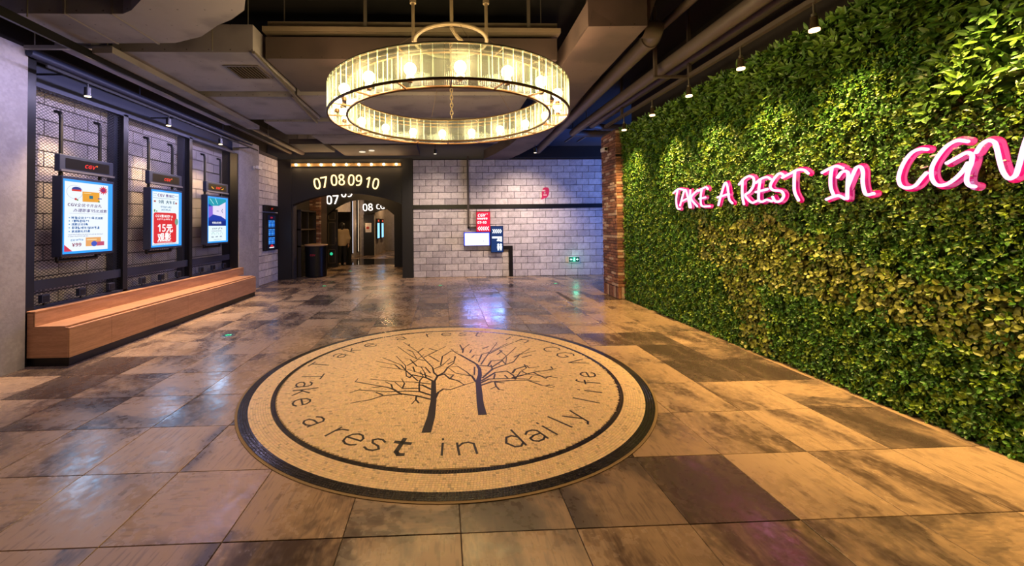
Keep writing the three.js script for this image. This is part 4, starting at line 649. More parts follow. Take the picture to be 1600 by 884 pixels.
{
  const t = thing('person', 'person in a beige jacket and dark trousers walking away through the corridor', 'person', [-4.1, 0, -16.35], Math.PI + 0.25);
  const legs = [[[0.09, 0.9, 0], [0.1, 0.5, 0.02], 0.085, 0.058], [[0.1, 0.5, 0.02], [0.1, 0.09, -0.02], 0.055, 0.036], [[-0.09, 0.9, 0], [-0.1, 0.5, 0.08], 0.085, 0.058], [[-0.1, 0.5, 0.08], [-0.1, 0.09, 0.1], 0.055, 0.036], [[0.1, 0.05, -0.04], [0.11, 0.035, 0.13], 0.04, 0.03], [[-0.1, 0.05, 0.08], [-0.11, 0.035, 0.25], 0.04, 0.03]];
  const torso = [[[0, 0.95, 0], [0, 1.15, 0], 0.14, 0.125, 0.75], [[0, 1.15, 0], [0, 1.36, -0.01], 0.125, 0.145, 0.72], [[-0.13, 1.4, 0], [0.13, 1.4, 0], 0.06, 0.06]];
  const arms = []; for (const s of [1, -1]) arms.push([[s * 0.19, 1.39, 0], [s * 0.25, 1.1, 0.02], 0.055, 0.042], [[s * 0.25, 1.1, 0.02], [s * 0.25, 0.87, 0.1], 0.04, 0.028]);
  const hand = (s) => { const b = [[[s * 0.25, 0.86, 0.1], [s * 0.25, 0.79, 0.12], 0.026, 0.03]]; for (let k = 0; k < 4; k++) { const z = 0.09 + k * 0.021, l = [0.05, 0.062, 0.068, 0.058][k]; b.push([[s * 0.25, 0.785, z], [s * 0.247, 0.785 - l * 0.6, z + 0.006], 0.009, 0.0085], [[s * 0.247, 0.785 - l * 0.6, z + 0.006], [s * 0.238, 0.785 - l * 1.15, z + 0.004], 0.0085, 0.007]); } b.push([[s * 0.25, 0.83, 0.13], [s * 0.235, 0.775, 0.17], 0.012, 0.008]); return b; };
  const head = [[[0, 1.43, 0], [0, 1.53, 0.01], 0.05, 0.05], [[0, 1.6, 0.0], [0, 1.63, 0.01], 0.085, 0.09], [[0, 1.55, 0.04], [0, 1.53, 0.06], 0.055, 0.04], [[0, 1.58, 0.1], [0, 1.565, 0.112], 0.014, 0.016], [[0.085, 1.59, 0], [0.092, 1.575, 0], 0.014, 0.012], [[-0.085, 1.59, 0], [-0.092, 1.575, 0], 0.014, 0.012]];
  const SKIN = std({ color: 0xc49478, roughness: 0.6 });
  const body = mergeGeometries([fieldMesh([...legs, ...torso, ...arms], 0.02, [0, 0.8, 0.05], 0.85, 0.02), fieldMesh(head, 0.008, [0, 1.56, 0.02], 0.18, 0.012), fieldMesh(hand(1), 0.004, [0.24, 0.78, 0.12], 0.11, 0.004), fieldMesh(hand(-1), 0.004, [-0.24, 0.78, 0.12], 0.11, 0.004)]);
  part('body', body, SKIN, t);
  const fat = (list, k) => list.map(([a, b, r0, r1, f]) => [a, b, r0 + k, r1 + k, f]);
  part('jacket', fieldMesh([...fat(torso, 0.035), ...fat(arms, 0.022), [[0, 0.86, 0], [0, 1.0, 0], 0.17, 0.16, 0.8]], 0.018, [0, 1.1, 0.04], 0.5, 0.03, (x, y) => Math.max(0.8 - y, y - 1.48, Math.abs(x) > 0.2 ? 0.89 - y : -1)), std({ color: 0xc0a682, roughness: 0.85 }), t);
  part('trousers', fieldMesh(fat(legs.slice(0, 4), 0.016), 0.02, [0, 0.5, 0.05], 0.55, 0.02, (x, y) => Math.max(0.12 - y, y - 0.96)), std({ color: 0x1a1a1f, roughness: 0.9 }), t);
  part('shoes', fieldMesh(fat(legs.slice(4), 0.012), 0.012, [0, 0.1, 0.1], 0.28, 0.02, (x, y) => -y + 0.002), std({ color: 0x8a8078, roughness: 0.7 }), t);
  part('hair', fieldMesh([[[0, 1.62, -0.015], [0, 1.64, 0], 0.1, 0.1], [[0, 1.6, -0.05], [0, 1.42, -0.06], 0.08, 0.07]], 0.012, [0, 1.55, -0.02], 0.26, 0.03, (x, y, z) => z - 0.045 - (y > 1.66 ? 0.05 : 0)), std({ color: 0x17110e, roughness: 0.6 }), t);
}

// ---------------------------------------------------------------- back wall: band, conduits, signs
solo('wall_band', 'long flat dark band running across the back block wall', 'wall band', bx(-0.94, 5.2, 2.085, 2.215, -12.3, -12.27), BLACKSATIN);
solo('wall_conduit', 'thin dark conduit dropping from the ceiling to the red sign', 'conduit', mergeGeometries([bx(0.73, 0.79, 1.48, 3.7, -12.3, -12.245), bx(0.73, 1.0, 1.48, 1.54, -12.3, -12.245)].map(plain)), PIPEGREY);
solo('wall_conduit', 'thick dark conduit bending from the blue sign down to the floor', 'conduit', mergeGeometries([bx(1.8, 2.11, 0.83, 0.94, -12.3, -12.23), bx(2.0, 2.11, 0, 0.83, -12.3, -12.23)].map(plain)), BLACKSATIN);
function lightbox(name, label, x0, x1, y0, y1, draw, color, k, power, depth = 0.13) {
  const w = x1 - x0, h = y1 - y0, t = thing(name, label, 'sign', [x0, y0, -12.3]);
  part('case', bx(0, w, 0, h, 0, depth), std({ color, roughness: 0.4 }), t);
  const W = 400, map = canvas(W, Math.round(W * h / w), draw); part('face', new THREE.PlaneGeometry(w - 0.03, h - 0.03).translate(w / 2, h / 2, depth + 0.004), screenMat(map, k), t);
  return t;
}
lightbox('direction_sign', 'red glowing direction sign reading 07-10 with arrows to the left', 0.995, 1.425, 1.375, 1.99, (c) => {
  c.fillStyle = '#d80a3a'; c.fillRect(0, 0, 400, 580); c.fillStyle = '#fff'; c.font = 'bold italic 120px sans-serif'; c.fillText('CGV', 20, 135); c.font = 'bold 70px sans-serif'; c.fillText('*', 300, 90);
  small(c, 20, 165, 350, 58, '#fff'); small(c, 20, 165, 350, 58, '#fff'); c.font = 'bold 110px sans-serif'; c.fillText('07-10', 20, 345);
  c.lineWidth = 26; c.strokeStyle = '#fff'; for (let k = 0; k < 5; k++) { c.beginPath(); c.moveTo(90 + k * 68, 430); c.lineTo(40 + k * 68, 485); c.lineTo(90 + k * 68, 540); c.stroke(); }
}, 0xa00828, 1.5, 0);
lightbox('direction_sign', 'wide white lightbox sign with a thin blue edge under the red sign', 0.61, 1.41, 0.955, 1.37, (c) => {
  c.fillStyle = '#2a4aff'; c.fillRect(0, 0, 400, 220); c.fillStyle = '#f4f2ff'; c.fillRect(10, 10, 380, 200);
  small(c, 40, 80, 70, 14, '#8a88a8'); c.strokeStyle = '#c8c4e0'; c.lineWidth = 3; c.strokeRect(40, 122, 320, 40); c.fillStyle = '#5a5a78'; c.beginPath(); c.arc(300, 142, 8, 0, 7); c.arc(120, 150, 4, 0, 7); c.fill(); c.strokeStyle = '#9a98c0'; c.beginPath(); c.moveTo(385, 80); c.lineTo(355, 120); c.lineTo(385, 165); c.stroke();
}, 0x2038c0, 1.7, 0);
lightbox('direction_sign', 'tall blue-black sign with white arrows to the right and restroom figures', 1.43, 1.815, 0.74, 1.55, (c) => {
  const g = c.createLinearGradient(0, 0, 400, 0); g.addColorStop(0, '#04123a'); g.addColorStop(0.5, '#0a4a8a'); g.addColorStop(1, '#04123a'); c.fillStyle = '#062a5a'; c.fillRect(0, 0, 400, 842);
  c.strokeStyle = '#f4faff'; c.lineWidth = 30; for (let k = 0; k < 5; k++) { c.beginPath(); c.moveTo(50 + k * 64, 90); c.lineTo(96 + k * 64, 155); c.lineTo(50 + k * 64, 220); c.stroke(); }
  c.fillStyle = '#f4faff'; c.fillRect(30, 330, 340, 62); c.fillRect(220, 390, 60, 80); c.fillRect(310, 390, 60, 110); c.fillRect(190, 440, 180, 46);
  for (const x of [240, 330]) { c.beginPath(); c.arc(x, 600, 38, 0, 7); c.fill(); c.fillRect(x - 38, 640, 76, 90); c.fillRect(x - 26, 730, 20, 60); c.fillRect(x + 6, 730, 20, 60); }
}, 0x08183a, 1.5, 0);
rectLight(new THREE.Color(0.22, 0.28, 1), L.whiteSign, 0.8, 0.44, [1.0, 1.17, -12.12], [1.0, 1.17, 0]);
rectLight(new THREE.Color(0.2, 0.35, 1), L.whiteSign * 0.7, 0.38, 0.8, [1.62, 1.15, -12.12], [1.62, 1.15, 0]);
rectLight(new THREE.Color(1, 0.05, 0.2), L.whiteSign * 0.35, 0.43, 0.6, [1.21, 1.68, -12.12], [1.21, 1.68, 0]);
{
  const t = thing('exit_sign', 'small green and white emergency exit sign low on the back wall', 'exit sign', [3.84, 0.4, -12.3]);
  part('case', rbx(0, 0.36, 0, 0.185, 0, 0.04, 0.006), WHITEPL, t);
  part('face', new THREE.PlaneGeometry(0.33, 0.15).translate(0.18, 0.092, 0.042), screenMat(canvas(264, 120, (c) => { c.fillStyle = '#0a3a34'; c.fillRect(0, 0, 264, 120); c.fillStyle = '#1ee0a0'; c.fillRect(100, 10, 64, 100); c.fillStyle = '#d8fff0'; for (const s of [-1, 1]) { c.beginPath(); c.moveTo(132 + s * 110, 60); c.lineTo(132 + s * 76, 30); c.lineTo(132 + s * 76, 48); c.lineTo(132 + s * 46, 48); c.lineTo(132 + s * 46, 72); c.lineTo(132 + s * 76, 72); c.lineTo(132 + s * 76, 90); c.fill(); } c.fillStyle = '#eafff6'; c.beginPath(); c.arc(138, 28, 9, 0, 7); c.fill(); c.lineWidth = 9; c.strokeStyle = '#eafff6'; c.beginPath(); c.moveTo(136, 40); c.lineTo(128, 66); c.lineTo(146, 82); c.lineTo(140, 102); c.moveTo(128, 66); c.lineTo(112, 92); c.moveTo(118, 50); c.lineTo(150, 56); c.stroke(); }), 1.6), t);
  pointLight(new THREE.Color(0.1, 1, 0.6), 0.1, [4.02, 0.49, -12.1], 4);
}
{
  const s = new THREE.Shape(); s.moveTo(-0.13, -0.19); s.quadraticCurveTo(-0.07, -0.12, -0.09, -0.04); s.quadraticCurveTo(-0.1, 0.2, 0.06, 0.19); s.quadraticCurveTo(0.15, 0.19, 0.14, 0.06); s.quadraticCurveTo(0.13, -0.14, -0.02, -0.15); s.quadraticCurveTo(-0.06, -0.18, -0.13, -0.19);
  const t = thing('speech_bubble_decal', 'magenta speech bubble decal on the back wall above the dark band', 'decal', [3.14, 2.54, -12.3]);
  part('plate', plain(new THREE.ExtrudeGeometry(s, { depth: 0.012, bevelEnabled: false })), std({ color: 0xc01f56, roughness: 0.5 }), t);
  part('lettering', mergeGeometries([[-0.03, 0.09, 0.1], [0, 0.02, 0.03], [0.01, -0.05, 0.1]].flatMap(([x, y, w]) => [-1, 0, 1].map((k) => bx(x + k * w / 3 - 0.012, x + k * w / 3 + 0.012, y - 0.02, y + 0.02, 0.012, 0.014)))), WHITEPL, t);
}
// unseen spots lighting the back wall, unseen blue source in the side passage
for (const [k, p] of [[2.4, 3.45, -10.3], [-0.2, 3.45, -10.4]].entries()) {
  const o = thing('unseen_ceiling_spot', ['unseen small dark ceiling spot placed to light the back wall right of the signs', 'unseen small dark ceiling spot placed to light the back wall near the portal'][k], 'spotlight', p, 0);
  part('body', rod([0, 0, 0], [0, 0.12, 0], 0.04, 16), BLACKSATIN, o); part('lens', rod([0, -0.006, 0], [0, 0.004, 0], 0.034, 16), glow(new THREE.Color(1, 0.8, 0.55), 2), o); part('stem', rod([0, 0.12, 0], [0, 1.1, 0], 0.008, 6), BLACKSATIN, o);
  spotLight(new THREE.Color(1, 0.76, 0.58), [L.backSpot, L.backSpot * 0.5][k], [p[0], p[1] - 0.02, p[2]], [p[0], 1.2, -12.4], 0.8, 1, 3);
}
{
  const t = thing('unseen_blue_source', 'unseen tall blue light source in the side passage behind the brick pier', 'screen', [8.1, 0.5, -10.6]);  // out of view behind the pier, placed to light the back right blue
  part('case', bx(-0.1, 0.05, 0, 3.95, -1.1, 1.1), BLACK, t); part('screen', bx(-0.11, -0.1, 0.05, 3.9, -1.05, 1.05), glow(new THREE.Color(0.1, 0.25, 1), 1), t);
  rectLight(new THREE.Color(0.1, 0.26, 1), L.blue, 2.1, 3.8, [7.9, 2.5, -10.6], [0, 2.5, -10.6]);
}

// ---------------------------------------------------------------- green wall
{
  const t = thing('green_wall', 'tall artificial hedge of dense small green leaves covering the right wall', 'green wall', [3.95, 0, -4.75]);
  part('backing', bx(-0.02, 0.05, 0, 3.54, -3.52, 3.9), std({ color: 0x11160b, roughness: 1 }), t);
  const leafGeo = (L_, W_, fold, curl, round) => {                    // a folded, curling leaf pointing along +y, face to +z
    const pos = [], prof = round ? [[0, 0.25], [0.2, 0.9], [0.5, 1], [0.8, 0.85], [1, 0.2]] : [[0, 0.1], [0.3, 0.85], [0.55, 1], [0.8, 0.62], [1, 0.02]], pt = (f, w, s) => [s * w * W_ / 2, f * L_, fold * w * W_ * 0.5 * Math.abs(s) - curl * f * f * L_];
    for (let i = 0; i + 1 < prof.length; i++) for (const s of [1, -1]) { const [a, wa] = prof[i], [b, wb] = prof[i + 1], A = pt(a, 0, 0), B = pt(a, wa, s), C = pt(b, wb, s), D = pt(b, 0, 0); (s > 0 ? [A, B, C, A, C, D] : [A, C, B, A, D, C]).forEach((p) => pos.push(...p)); }
    const g = new THREE.BufferGeometry(); g.setAttribute('position', new THREE.Float32BufferAttribute(pos, 3)); g.setAttribute('uv', new THREE.BufferAttribute(new Float32Array(pos.length / 3 * 2), 2)); g.computeVertexNormals(); return g;
  };
  const sprig = (n, L_, W_, spread, round, depth, t0 = 0.4, t1 = 1.3) => {
    const out = []; for (let k = 0; k < n; k++) {
      const g = leafGeo(L_ * rr(0.8, 1.2), W_ * rr(0.85, 1.15), rr(0.15, 0.5), rr(0, 0.5), round), tilt = rr(t0, t1), a = k / n * 6.283 + rr(-0.4, 0.4);
      g.rotateX(Math.PI / 2 - tilt); g.rotateZ(a); g.translate(Math.cos(a + 1.57) * spread * rr(0.1, 0.6), Math.sin(a + 1.57) * spread * rr(0.1, 0.6), rr(-depth, depth)); out.push(g);
    } return mergeGeometries(out);
  };
  const leafMat = (rough) => phys({ color: 0xffffff, roughness: rough, specularIntensity: 0.8 });
  const kinds = {
    small: { geos: [sprig(9, 0.03, 0.02, 0.03, false, 0.012), sprig(9, 0.028, 0.019, 0.032, false, 0.012), sprig(8, 0.032, 0.02, 0.03, false, 0.012)], list: [], mat: leafMat(0.38) },
    round: { geos: [sprig(4, 0.034, 0.034, 0.04, true, 0.014, 0.95, 1.6), sprig(3, 0.038, 0.036, 0.04, true, 0.016, 0.95, 1.6), sprig(4, 0.03, 0.03, 0.042, true, 0.014, 0.8, 1.5)], list: [], mat: leafMat(0.42) },
    large: { geos: [sprig(6, 0.075, 0.036, 0.04, false, 0.02), sprig(5, 0.08, 0.038, 0.045, false, 0.02)], list: [], mat: leafMat(0.4) },
  };
  const pn = fbm(128, 5, 3, 616), patch = (z, y) => pn[Math.floor(((z * 0.13 + 2) % 1) * 128) + 128 * Math.floor(((y * 0.13 + 1) % 1) * 128)];
  const kindAt = (z, y) => {                                          // z in the world
    const n = (patch(z, y) - 0.5) * 1.3;
    if (y > 3.1 + n * 0.4 || (z > -2.95 + n * 0.5 && y > 2.45 + n * 0.5)) return 'large';
    const band = 1.32 - (z + 6) * 0.14 + n * 0.5; if (z > -6 + n && Math.abs(y - band) < 0.24 + n * 0.3 && z < -1) return rnd() < 0.75 ? 'round' : 'small';
    if (Math.abs(z + 4.95 + (y - 0.5) * 0.25 + n * 0.3) < 0.24 && y > 0.05 && y < 1.3) return rnd() < 0.7 ? 'round' : 'small';
    return 'small';
  };
  const zc = -4.75, near = [];
  for (let y = 0.01; y < 3.56; y += 0.0215) for (let z = -8.26; z < -0.9; z += 0.0215) {
    const yy = y + rr(-0.012, 0.012), zz = z + rr(-0.012, 0.012), kd = kindAt(zz, yy), keep = kd === 'small' ? 1 : kd === 'round' ? 0.72 : 0.42;
    if (rnd() > keep) continue;
    kinds[kd].list.push([rr(-0.17, -0.03), yy, zz - zc]);
  }
  const q = new THREE.Quaternion(), e = new THREE.Euler(), m = new THREE.Matrix4(), c = new THREE.Color();
  const tint = (kd) => { const b = rr(0.55, 1.25), k = rnd(); if (kd === 'round') return c.setRGB(0.195 * b, 0.225 * b, 0.03 * b); if (kd === 'large') return k < 0.5 ? c.setRGB(0.13 * b, 0.25 * b, 0.03 * b) : c.setRGB(0.07 * b, 0.17 * b, 0.025 * b); return k < 0.35 ? c.setRGB(0.17 * b, 0.28 * b, 0.02 * b) : c.setRGB(0.055 * b, 0.165 * b, 0.018 * b); };
  for (const kd of Object.keys(kinds)) {
    const { geos, list, mat } = kinds[kd];
    geos.forEach((g, v) => {
      const mine = list.filter((_, i) => i % geos.length === v), im = new THREE.InstancedMesh(g, mat, mine.length); im.name = kd === 'small' ? 'small_leaves' : kd === 'round' ? 'round_leaves' : 'broad_leaves'; im.userData = { kind: 'stuff' }; shade(im);
      mine.forEach(([x, y, z], i) => { e.set(rr(-0.35, 0.35) - 0.25, -Math.PI / 2 + rr(-0.5, 0.5), rr(0, 6.28), 'YXZ'); q.setFromEuler(e); const s = rr(0.85, 1.25); m.compose(V(x, y, z), q, V(s, s, s)); im.setMatrixAt(i, m); im.setColorAt(i, tint(kd)); });
      t.add(im);
    });
  }
  // the nearest broad leaves, one by one
  const single = [leafGeo(0.085, 0.04, 0.3, 0.15, false), leafGeo(0.095, 0.042, 0.25, 0.3, false), leafGeo(0.075, 0.038, 0.4, 0.05, false)];
  const greens = [[0.13, 0.22, 0.035], [0.17, 0.24, 0.04], [0.08, 0.17, 0.03], [0.06, 0.13, 0.025]].map(([r, g, b]) => phys({ color: new THREE.Color(r, g, b), roughness: 0.38, specularIntensity: 0.8 }));
  let n = 0; while (n < 296) { const z = rr(-3.3, -2.3), y = rr(2.0, 3.5); if (kindAt(z, y) !== 'large') continue; const l = part('leaf', single[n % 3], greens[Math.floor(rnd() * 4)], t, [rr(-0.19, -0.13), y, z - zc]); l.rotation.order = 'YXZ'; l.rotation.set(rr(0.0, 0.9) * -1, -Math.PI / 2 + rr(-0.8, 0.8), rr(-2.4, 2.4)); n++; }
}
// ---------------------------------------------------------------- neon sign
{
  const t = thing('neon_sign', 'pink neon sign reading TAKE A REST IN CGV across the green wall', 'neon sign', [3.7, 1.8, -4.2]);
  const LETTERS = {
    T: [[-6.31, 2.072, -6.176, 2.122, -6.037, 2.102], [-6.189, 2.108, -6.234, 1.959, -6.2, 1.82, -6.136, 1.81]],
    A: [[-6.134, 1.862, -6.026, 2.064, -5.988, 2.098, -5.932, 1.984, -5.891, 1.822], [-6.107, 1.921, -5.909, 1.967]],
    K: [[-5.862, 2.079, -5.881, 1.951, -5.856, 1.82], [-5.688, 2.071, -5.85, 1.963, -5.708, 1.828]],
    E: [[-5.466, 2.059, -5.495, 2.088, -5.612, 2.072, -5.678, 2.05], [-5.601, 2.064, -5.627, 1.948, -5.61, 1.837, -5.434, 1.818], [-5.66, 1.937, -5.521, 1.948]],
    A2: [[-5.258, 1.826, -5.197, 1.971, -5.11, 2.115, -5.077, 2.049, -5.048, 1.884, -4.998, 1.838], [-5.274, 1.931, -5.054, 1.96]],
    R: [[-4.873, 2.066, -4.783, 2.128, -4.705, 2.148, -4.638, 2.117, -4.641, 2.031, -4.711, 1.956, -4.774, 1.926, -4.67, 1.826, -4.589, 1.844], [-4.815, 2.114, -4.822, 1.918, -4.801, 1.816]],
    E2: [[-4.387, 2.076, -4.433, 2.104, -4.53, 2.093, -4.603, 2.056], [-4.537, 2.088, -4.564, 1.944, -4.56, 1.843, -4.511, 1.828, -4.455, 1.847, -4.382, 1.826], [-4.607, 1.948, -4.437, 1.967]],
    S: [[-4.201, 2.087, -4.262, 2.126, -4.341, 2.077, -4.396, 1.996, -4.371, 1.956, -4.244, 1.923, -4.221, 1.874, -4.272, 1.82, -4.336, 1.824, -4.367, 1.874]],
    T2: [[-4.232, 2.075, -4.128, 2.108, -4.046, 2.133, -3.968, 2.122, -3.921, 2.082], [-4.075, 2.122, -4.085, 2.006, -4.082, 1.905, -4.04, 1.816]],
    I: [[-3.77, 2.07, -3.689, 2.101, -3.625, 2.112, -3.568, 2.084], [-3.673, 2.098, -3.688, 2.01, -3.687, 1.913, -3.661, 1.835], [-3.734, 1.806, -3.662, 1.828, -3.613, 1.832, -3.56, 1.801]],
    N: [[-3.618, 2.005, -3.579, 2.048, -3.545, 2.054, -3.523, 2.037, -3.529, 1.938, -3.536, 1.8], [-3.531, 1.899, -3.474, 2.024, -3.441, 2.075, -3.41, 2.074, -3.393, 2.033, -3.396, 1.937, -3.386, 1.86, -3.369, 1.824, -3.31, 1.828]],
    C: [[-2.918, 2.136, -2.96, 2.147, -3.01, 2.135, -3.056, 2.09, -3.098, 2.013, -3.117, 1.932, -3.102, 1.876, -3.057, 1.853, -3.005, 1.867, -2.96, 1.921, -2.929, 1.957]],
    G: [[-2.681, 2.148, -2.737, 2.166, -2.792, 2.143, -2.85, 2.077, -2.893, 1.992, -2.895, 1.913, -2.867, 1.86, -2.817, 1.855, -2.761, 1.891, -2.712, 1.946, -2.685, 1.995], [-2.801, 2.013, -2.741, 2.045, -2.688, 2.069, -2.663, 2.055, -2.665, 1.999, -2.687, 1.929, -2.694, 1.863, -2.68, 1.835, -2.653, 1.826]],
    V: [[-2.638, 2.063, -2.608, 2.113, -2.574, 2.132, -2.546, 2.116, -2.534, 2.066, -2.523, 1.983, -2.507, 1.905, -2.482, 1.862, -2.456, 1.874, -2.437, 1.933, -2.409, 2.061, -2.381, 2.157]],
  };
  const TUBE = glow(new THREE.Color(1, 0.42, 0.7), L.neon), BACK = phys({ color: new THREE.Color(0.4, 0.002, 0.16), roughness: 0.08, clearcoat: 1, clearcoatRoughness: 0.03 });  // BACK: pink halo of the tubes put into the acrylic colour
  const ribbon = (P, w, x0) => {                                      // contour-cut acrylic strip behind a tube, rounded at both ends
    const pos = [], edge = [], n = P.length;
    P.forEach((p, i) => { const a = P[Math.max(0, i - 1)], b = P[Math.min(n - 1, i + 1)], dy = b.y - a.y, dz = b.z - a.z, l = Math.hypot(dy, dz) || 1, x = x0 + i * 0.0002; if (i === 0) for (let k = 3; k > 0; k--) { const f = Math.cos(k / 3 * 1.57), o = Math.sin(k / 3 * 1.57) * w; edge.push([x - k * 0.0001, p.y - dy / l * o, p.z - dz / l * o, dz / l * w * f, -dy / l * w * f]); } edge.push([x, p.y, p.z, dz / l * w, -dy / l * w]); if (i === n - 1) for (let k = 1; k < 4; k++) { const f = Math.cos(k / 3 * 1.57), o = Math.sin(k / 3 * 1.57) * w; edge.push([x + k * 0.0001, p.y + dy / l * o, p.z + dz / l * o, dz / l * w * f, -dy / l * w * f]); } });
    const quad = (a, b, c, d) => { for (const v of [a, b, c, a, c, d]) pos.push(...v); }, T = 0.006;
    for (let i = 0; i + 1 < edge.length; i++) { const [x, y, z, u, v] = edge[i], [X, Y, Z, U, W] = edge[i + 1], A = [x, y + u, z + v], B = [x, y - u, z - v], C = [X, Y - U, Z - W], D = [X, Y + U, Z + W], s = (q) => [q[0] + T, q[1], q[2]]; quad(A, D, C, B); quad(s(A), s(B), s(C), s(D)); quad(A, s(A), s(D), D); quad(B, C, s(C), s(B)); }
    const g = new THREE.BufferGeometry(); g.setAttribute('position', new THREE.Float32BufferAttribute(pos, 3)); g.setAttribute('uv', new THREE.BufferAttribute(new Float32Array(pos.length / 3 * 2), 2)); g.computeVertexNormals(); return g;
  };
  for (const [name, strokes] of Object.entries(LETTERS)) {
    const tubes = [], back = [];
    for (const s of strokes) {
      const pts = []; for (let i = 0; i < s.length; i += 2) pts.push(V(0, s[i + 1] - 1.8, s[i] + 4.2));
      const curve = new THREE.CatmullRomCurve3(pts, false, 'centripetal'), big = name[0] === 'C' || name[0] === 'G' || name[0] === 'V', r = big ? 0.0125 : 0.0135;
      tubes.push(plain(new THREE.TubeGeometry(curve, pts.length * 8, r, 8, false)), plain(new THREE.SphereGeometry(r, 8, 6).translate(pts[0].x, pts[0].y, pts[0].z)), plain(new THREE.SphereGeometry(r, 8, 6).translate(pts.at(-1).x, pts.at(-1).y, pts.at(-1).z)));
      back.push(ribbon(curve.getPoints(pts.length * 4), 0.03, 0.03 + rnd() * 0.003));
    }
    const l = part('letter', mergeGeometries(tubes), TUBE, t); l.castShadow = false; l.userData.label = 'neon letter ' + name[0];
    part('backing', mergeGeometries(back.map((g) => plain(g))), BACK, l);
  }
  for (const [k, [z, y]] of [[-5.85, 1.96], [-4.85, 1.96], [-4.2, 1.96], [-3.5, 1.96], [-2.95, 2.0], [-2.6, 2.0]].entries()) pointLight(PINK, L.pink, [3.52, y, z], 14);
  const clips = []; for (const [y, z] of [[2.09, -3.08], [2.0, -2.96], [2.08, -2.9], [2.05, -2.68], [2.08, -2.55], [1.9, -2.69], [2.11, -2.76], [1.98, -2.52]]) clips.push(rod([0.0, y - 1.8, z + 4.2], [0.05, y - 1.8 + 0.01, z + 4.2], 0.006, 8));
  part('glass_clip', mergeGeometries(clips), std({ color: 0xe8d8c8, roughness: 0.3 }), t);
}
// ---------------------------------------------------------------- rail of hedge lamps
{
  const t = thing('lighting_rail', 'long brown lighting rail along the top of the green wall', 'rail', [3.42, 3.6, -4.5]);
  part('track', bx(-0.03, 0.03, 0, 0.05, -3.75, 4.5), PIPEGREY, t); part('hanger', bx(-0.02, 0.02, 0.05, 1.0, -0.9, -0.86), PIPEGREY, t); part('hanger', bx(-0.02, 0.02, 0.05, 1.0, -3.0, -2.96), PIPEGREY, t); part('hanger', bx(-0.02, 0.02, 0.05, 1.0, 2.0, 2.04), PIPEGREY, t);
  part('junction_box', bx(-0.03, 0.05, -0.02, 0.05, 1.16, 1.24), BLACKSATIN, t);
  [-7.4, -6.38, -5.4, -4.43, -3.52, -2.56, -1.6].forEach((z, k) => {
    const o = thing('jar_spotlight', ['small amber jar spotlight nearest the brick pier', 'second small amber jar spotlight from the brick pier', 'third small amber jar spotlight from the brick pier', 'amber jar spotlight above the word REST on the green wall', 'amber jar spotlight above the word IN, largest in view', 'amber jar spotlight above the neon CGV letters', 'amber jar spotlight past the neon letters'][k], 'spotlight', [3.42, 3.34, z], 0, 'jar spotlights over the green wall');
    part('jar', rod([0, 0.02, 0], [0, 0.13, 0], 0.035, 16, 0.03), phys({ color: 0x8a7a66, transmission: 0.85, thickness: 0, roughness: 0.05 }), o); part('stem', rod([0, 0.13, 0], [0, 0.259, 0], 0.009, 8), STEEL, o); part('cap', rod([0, 0.125, 0], [0, 0.16, 0], 0.022, 12), STEEL, o);
    part('lens', rod([0, 0, 0], [0, 0.018, 0], 0.042, 18), glow(new THREE.Color(1, 0.6, 0.25), 7), o);
    spotLight(new THREE.Color(1, 0.63, 0.22), L.hedge, [3.4, 3.32, z], [3.62, 1.6, k ? z : z - 0.7], 0.76, 0.9, 2);
    pointLight(AMBER, 0.03, [3.42, 3.3, z]);
  });
}

// ---------------------------------------------------------------- under the ceiling: ducts, pipes, trays
const duct = (label, g, mat = BOARD, extra) => {
  const t = thing('air_duct', label, 'duct'); part('casing', g, mat, t); if (extra) { extra(t); return t; }
  g.computeBoundingBox(); const b = g.boundingBox; for (const [x, z] of [[b.min.x + 0.15, b.min.z + 0.2], [b.max.x - 0.15, b.min.z + 0.2], [b.min.x + 0.15, b.max.z - 0.2], [b.max.x - 0.15, b.max.z - 0.2]]) part('hanging_rod', rod([x, b.max.y, z], [x, 4.6, z], 0.007, 6), STEEL, t);
  return t;
};
{ // duct A turning towards the camera
  const pts = [[-4.25, 3.65, -4.22], [-3.6, 3.65, -4.22], [-3.0, 3.65, -4.21], [-2.75, 3.65, -4.1], [-2.45, 3.65, -3.86], [-2.25, 3.65, -3.74], [-2.1, 3.65, -3.62], [-2.01, 3.65, -3.45], [-1.98, 3.65, -3.2], [-1.98, 3.65, -2.4], [-1.98, 3.65, 0]];
  duct('grey insulated duct curving towards the front at the upper left', sweep(pts, 0.62, 0.45), BOARD, (t) => { for (const x of [-3.16, -3.6]) part('flange', bx(x, x + 0.02, 3.643, 4.1, -4.54, -3.9), std({ color: 0x6a6264, roughness: 0.7 }), t); part('hanging_rod', mergeGeometries([rod([-2.6, 3.6, -4.6], [-2.6, 4.6, -4.6], 0.006, 6), rod([-3.9, 3.6, -3.88], [-3.9, 4.6, -3.88], 0.006, 6)]), STEEL, t); });
}
function vent(x, y, z) {
  const t = thing('air_vent', 'square dark slatted air vent set in the underside of the wide grey duct', 'vent', [x, y, z]);
  part('frame', mergeGeometries([bx(-0.22, 0.22, -0.012, 0, -0.23, -0.2), bx(-0.22, 0.22, -0.012, 0, 0.2, 0.23), bx(-0.22, -0.19, -0.012, 0, -0.2, 0.2), bx(0.19, 0.22, -0.012, 0, -0.2, 0.2)].map(plain)), PIPEGREY, t);
  part('backing', bx(-0.19, 0.19, -0.002, 0.0, -0.2, 0.2), BLACK, t);
  for (let k = 0; k < 9; k++) { const g = new THREE.BoxGeometry(0.006, 0.02, 0.4); part('slat', g, PIPEGREY, t, [-0.168 + k * 0.042, -0.012, 0], [0, 0, 0.6]); }
}
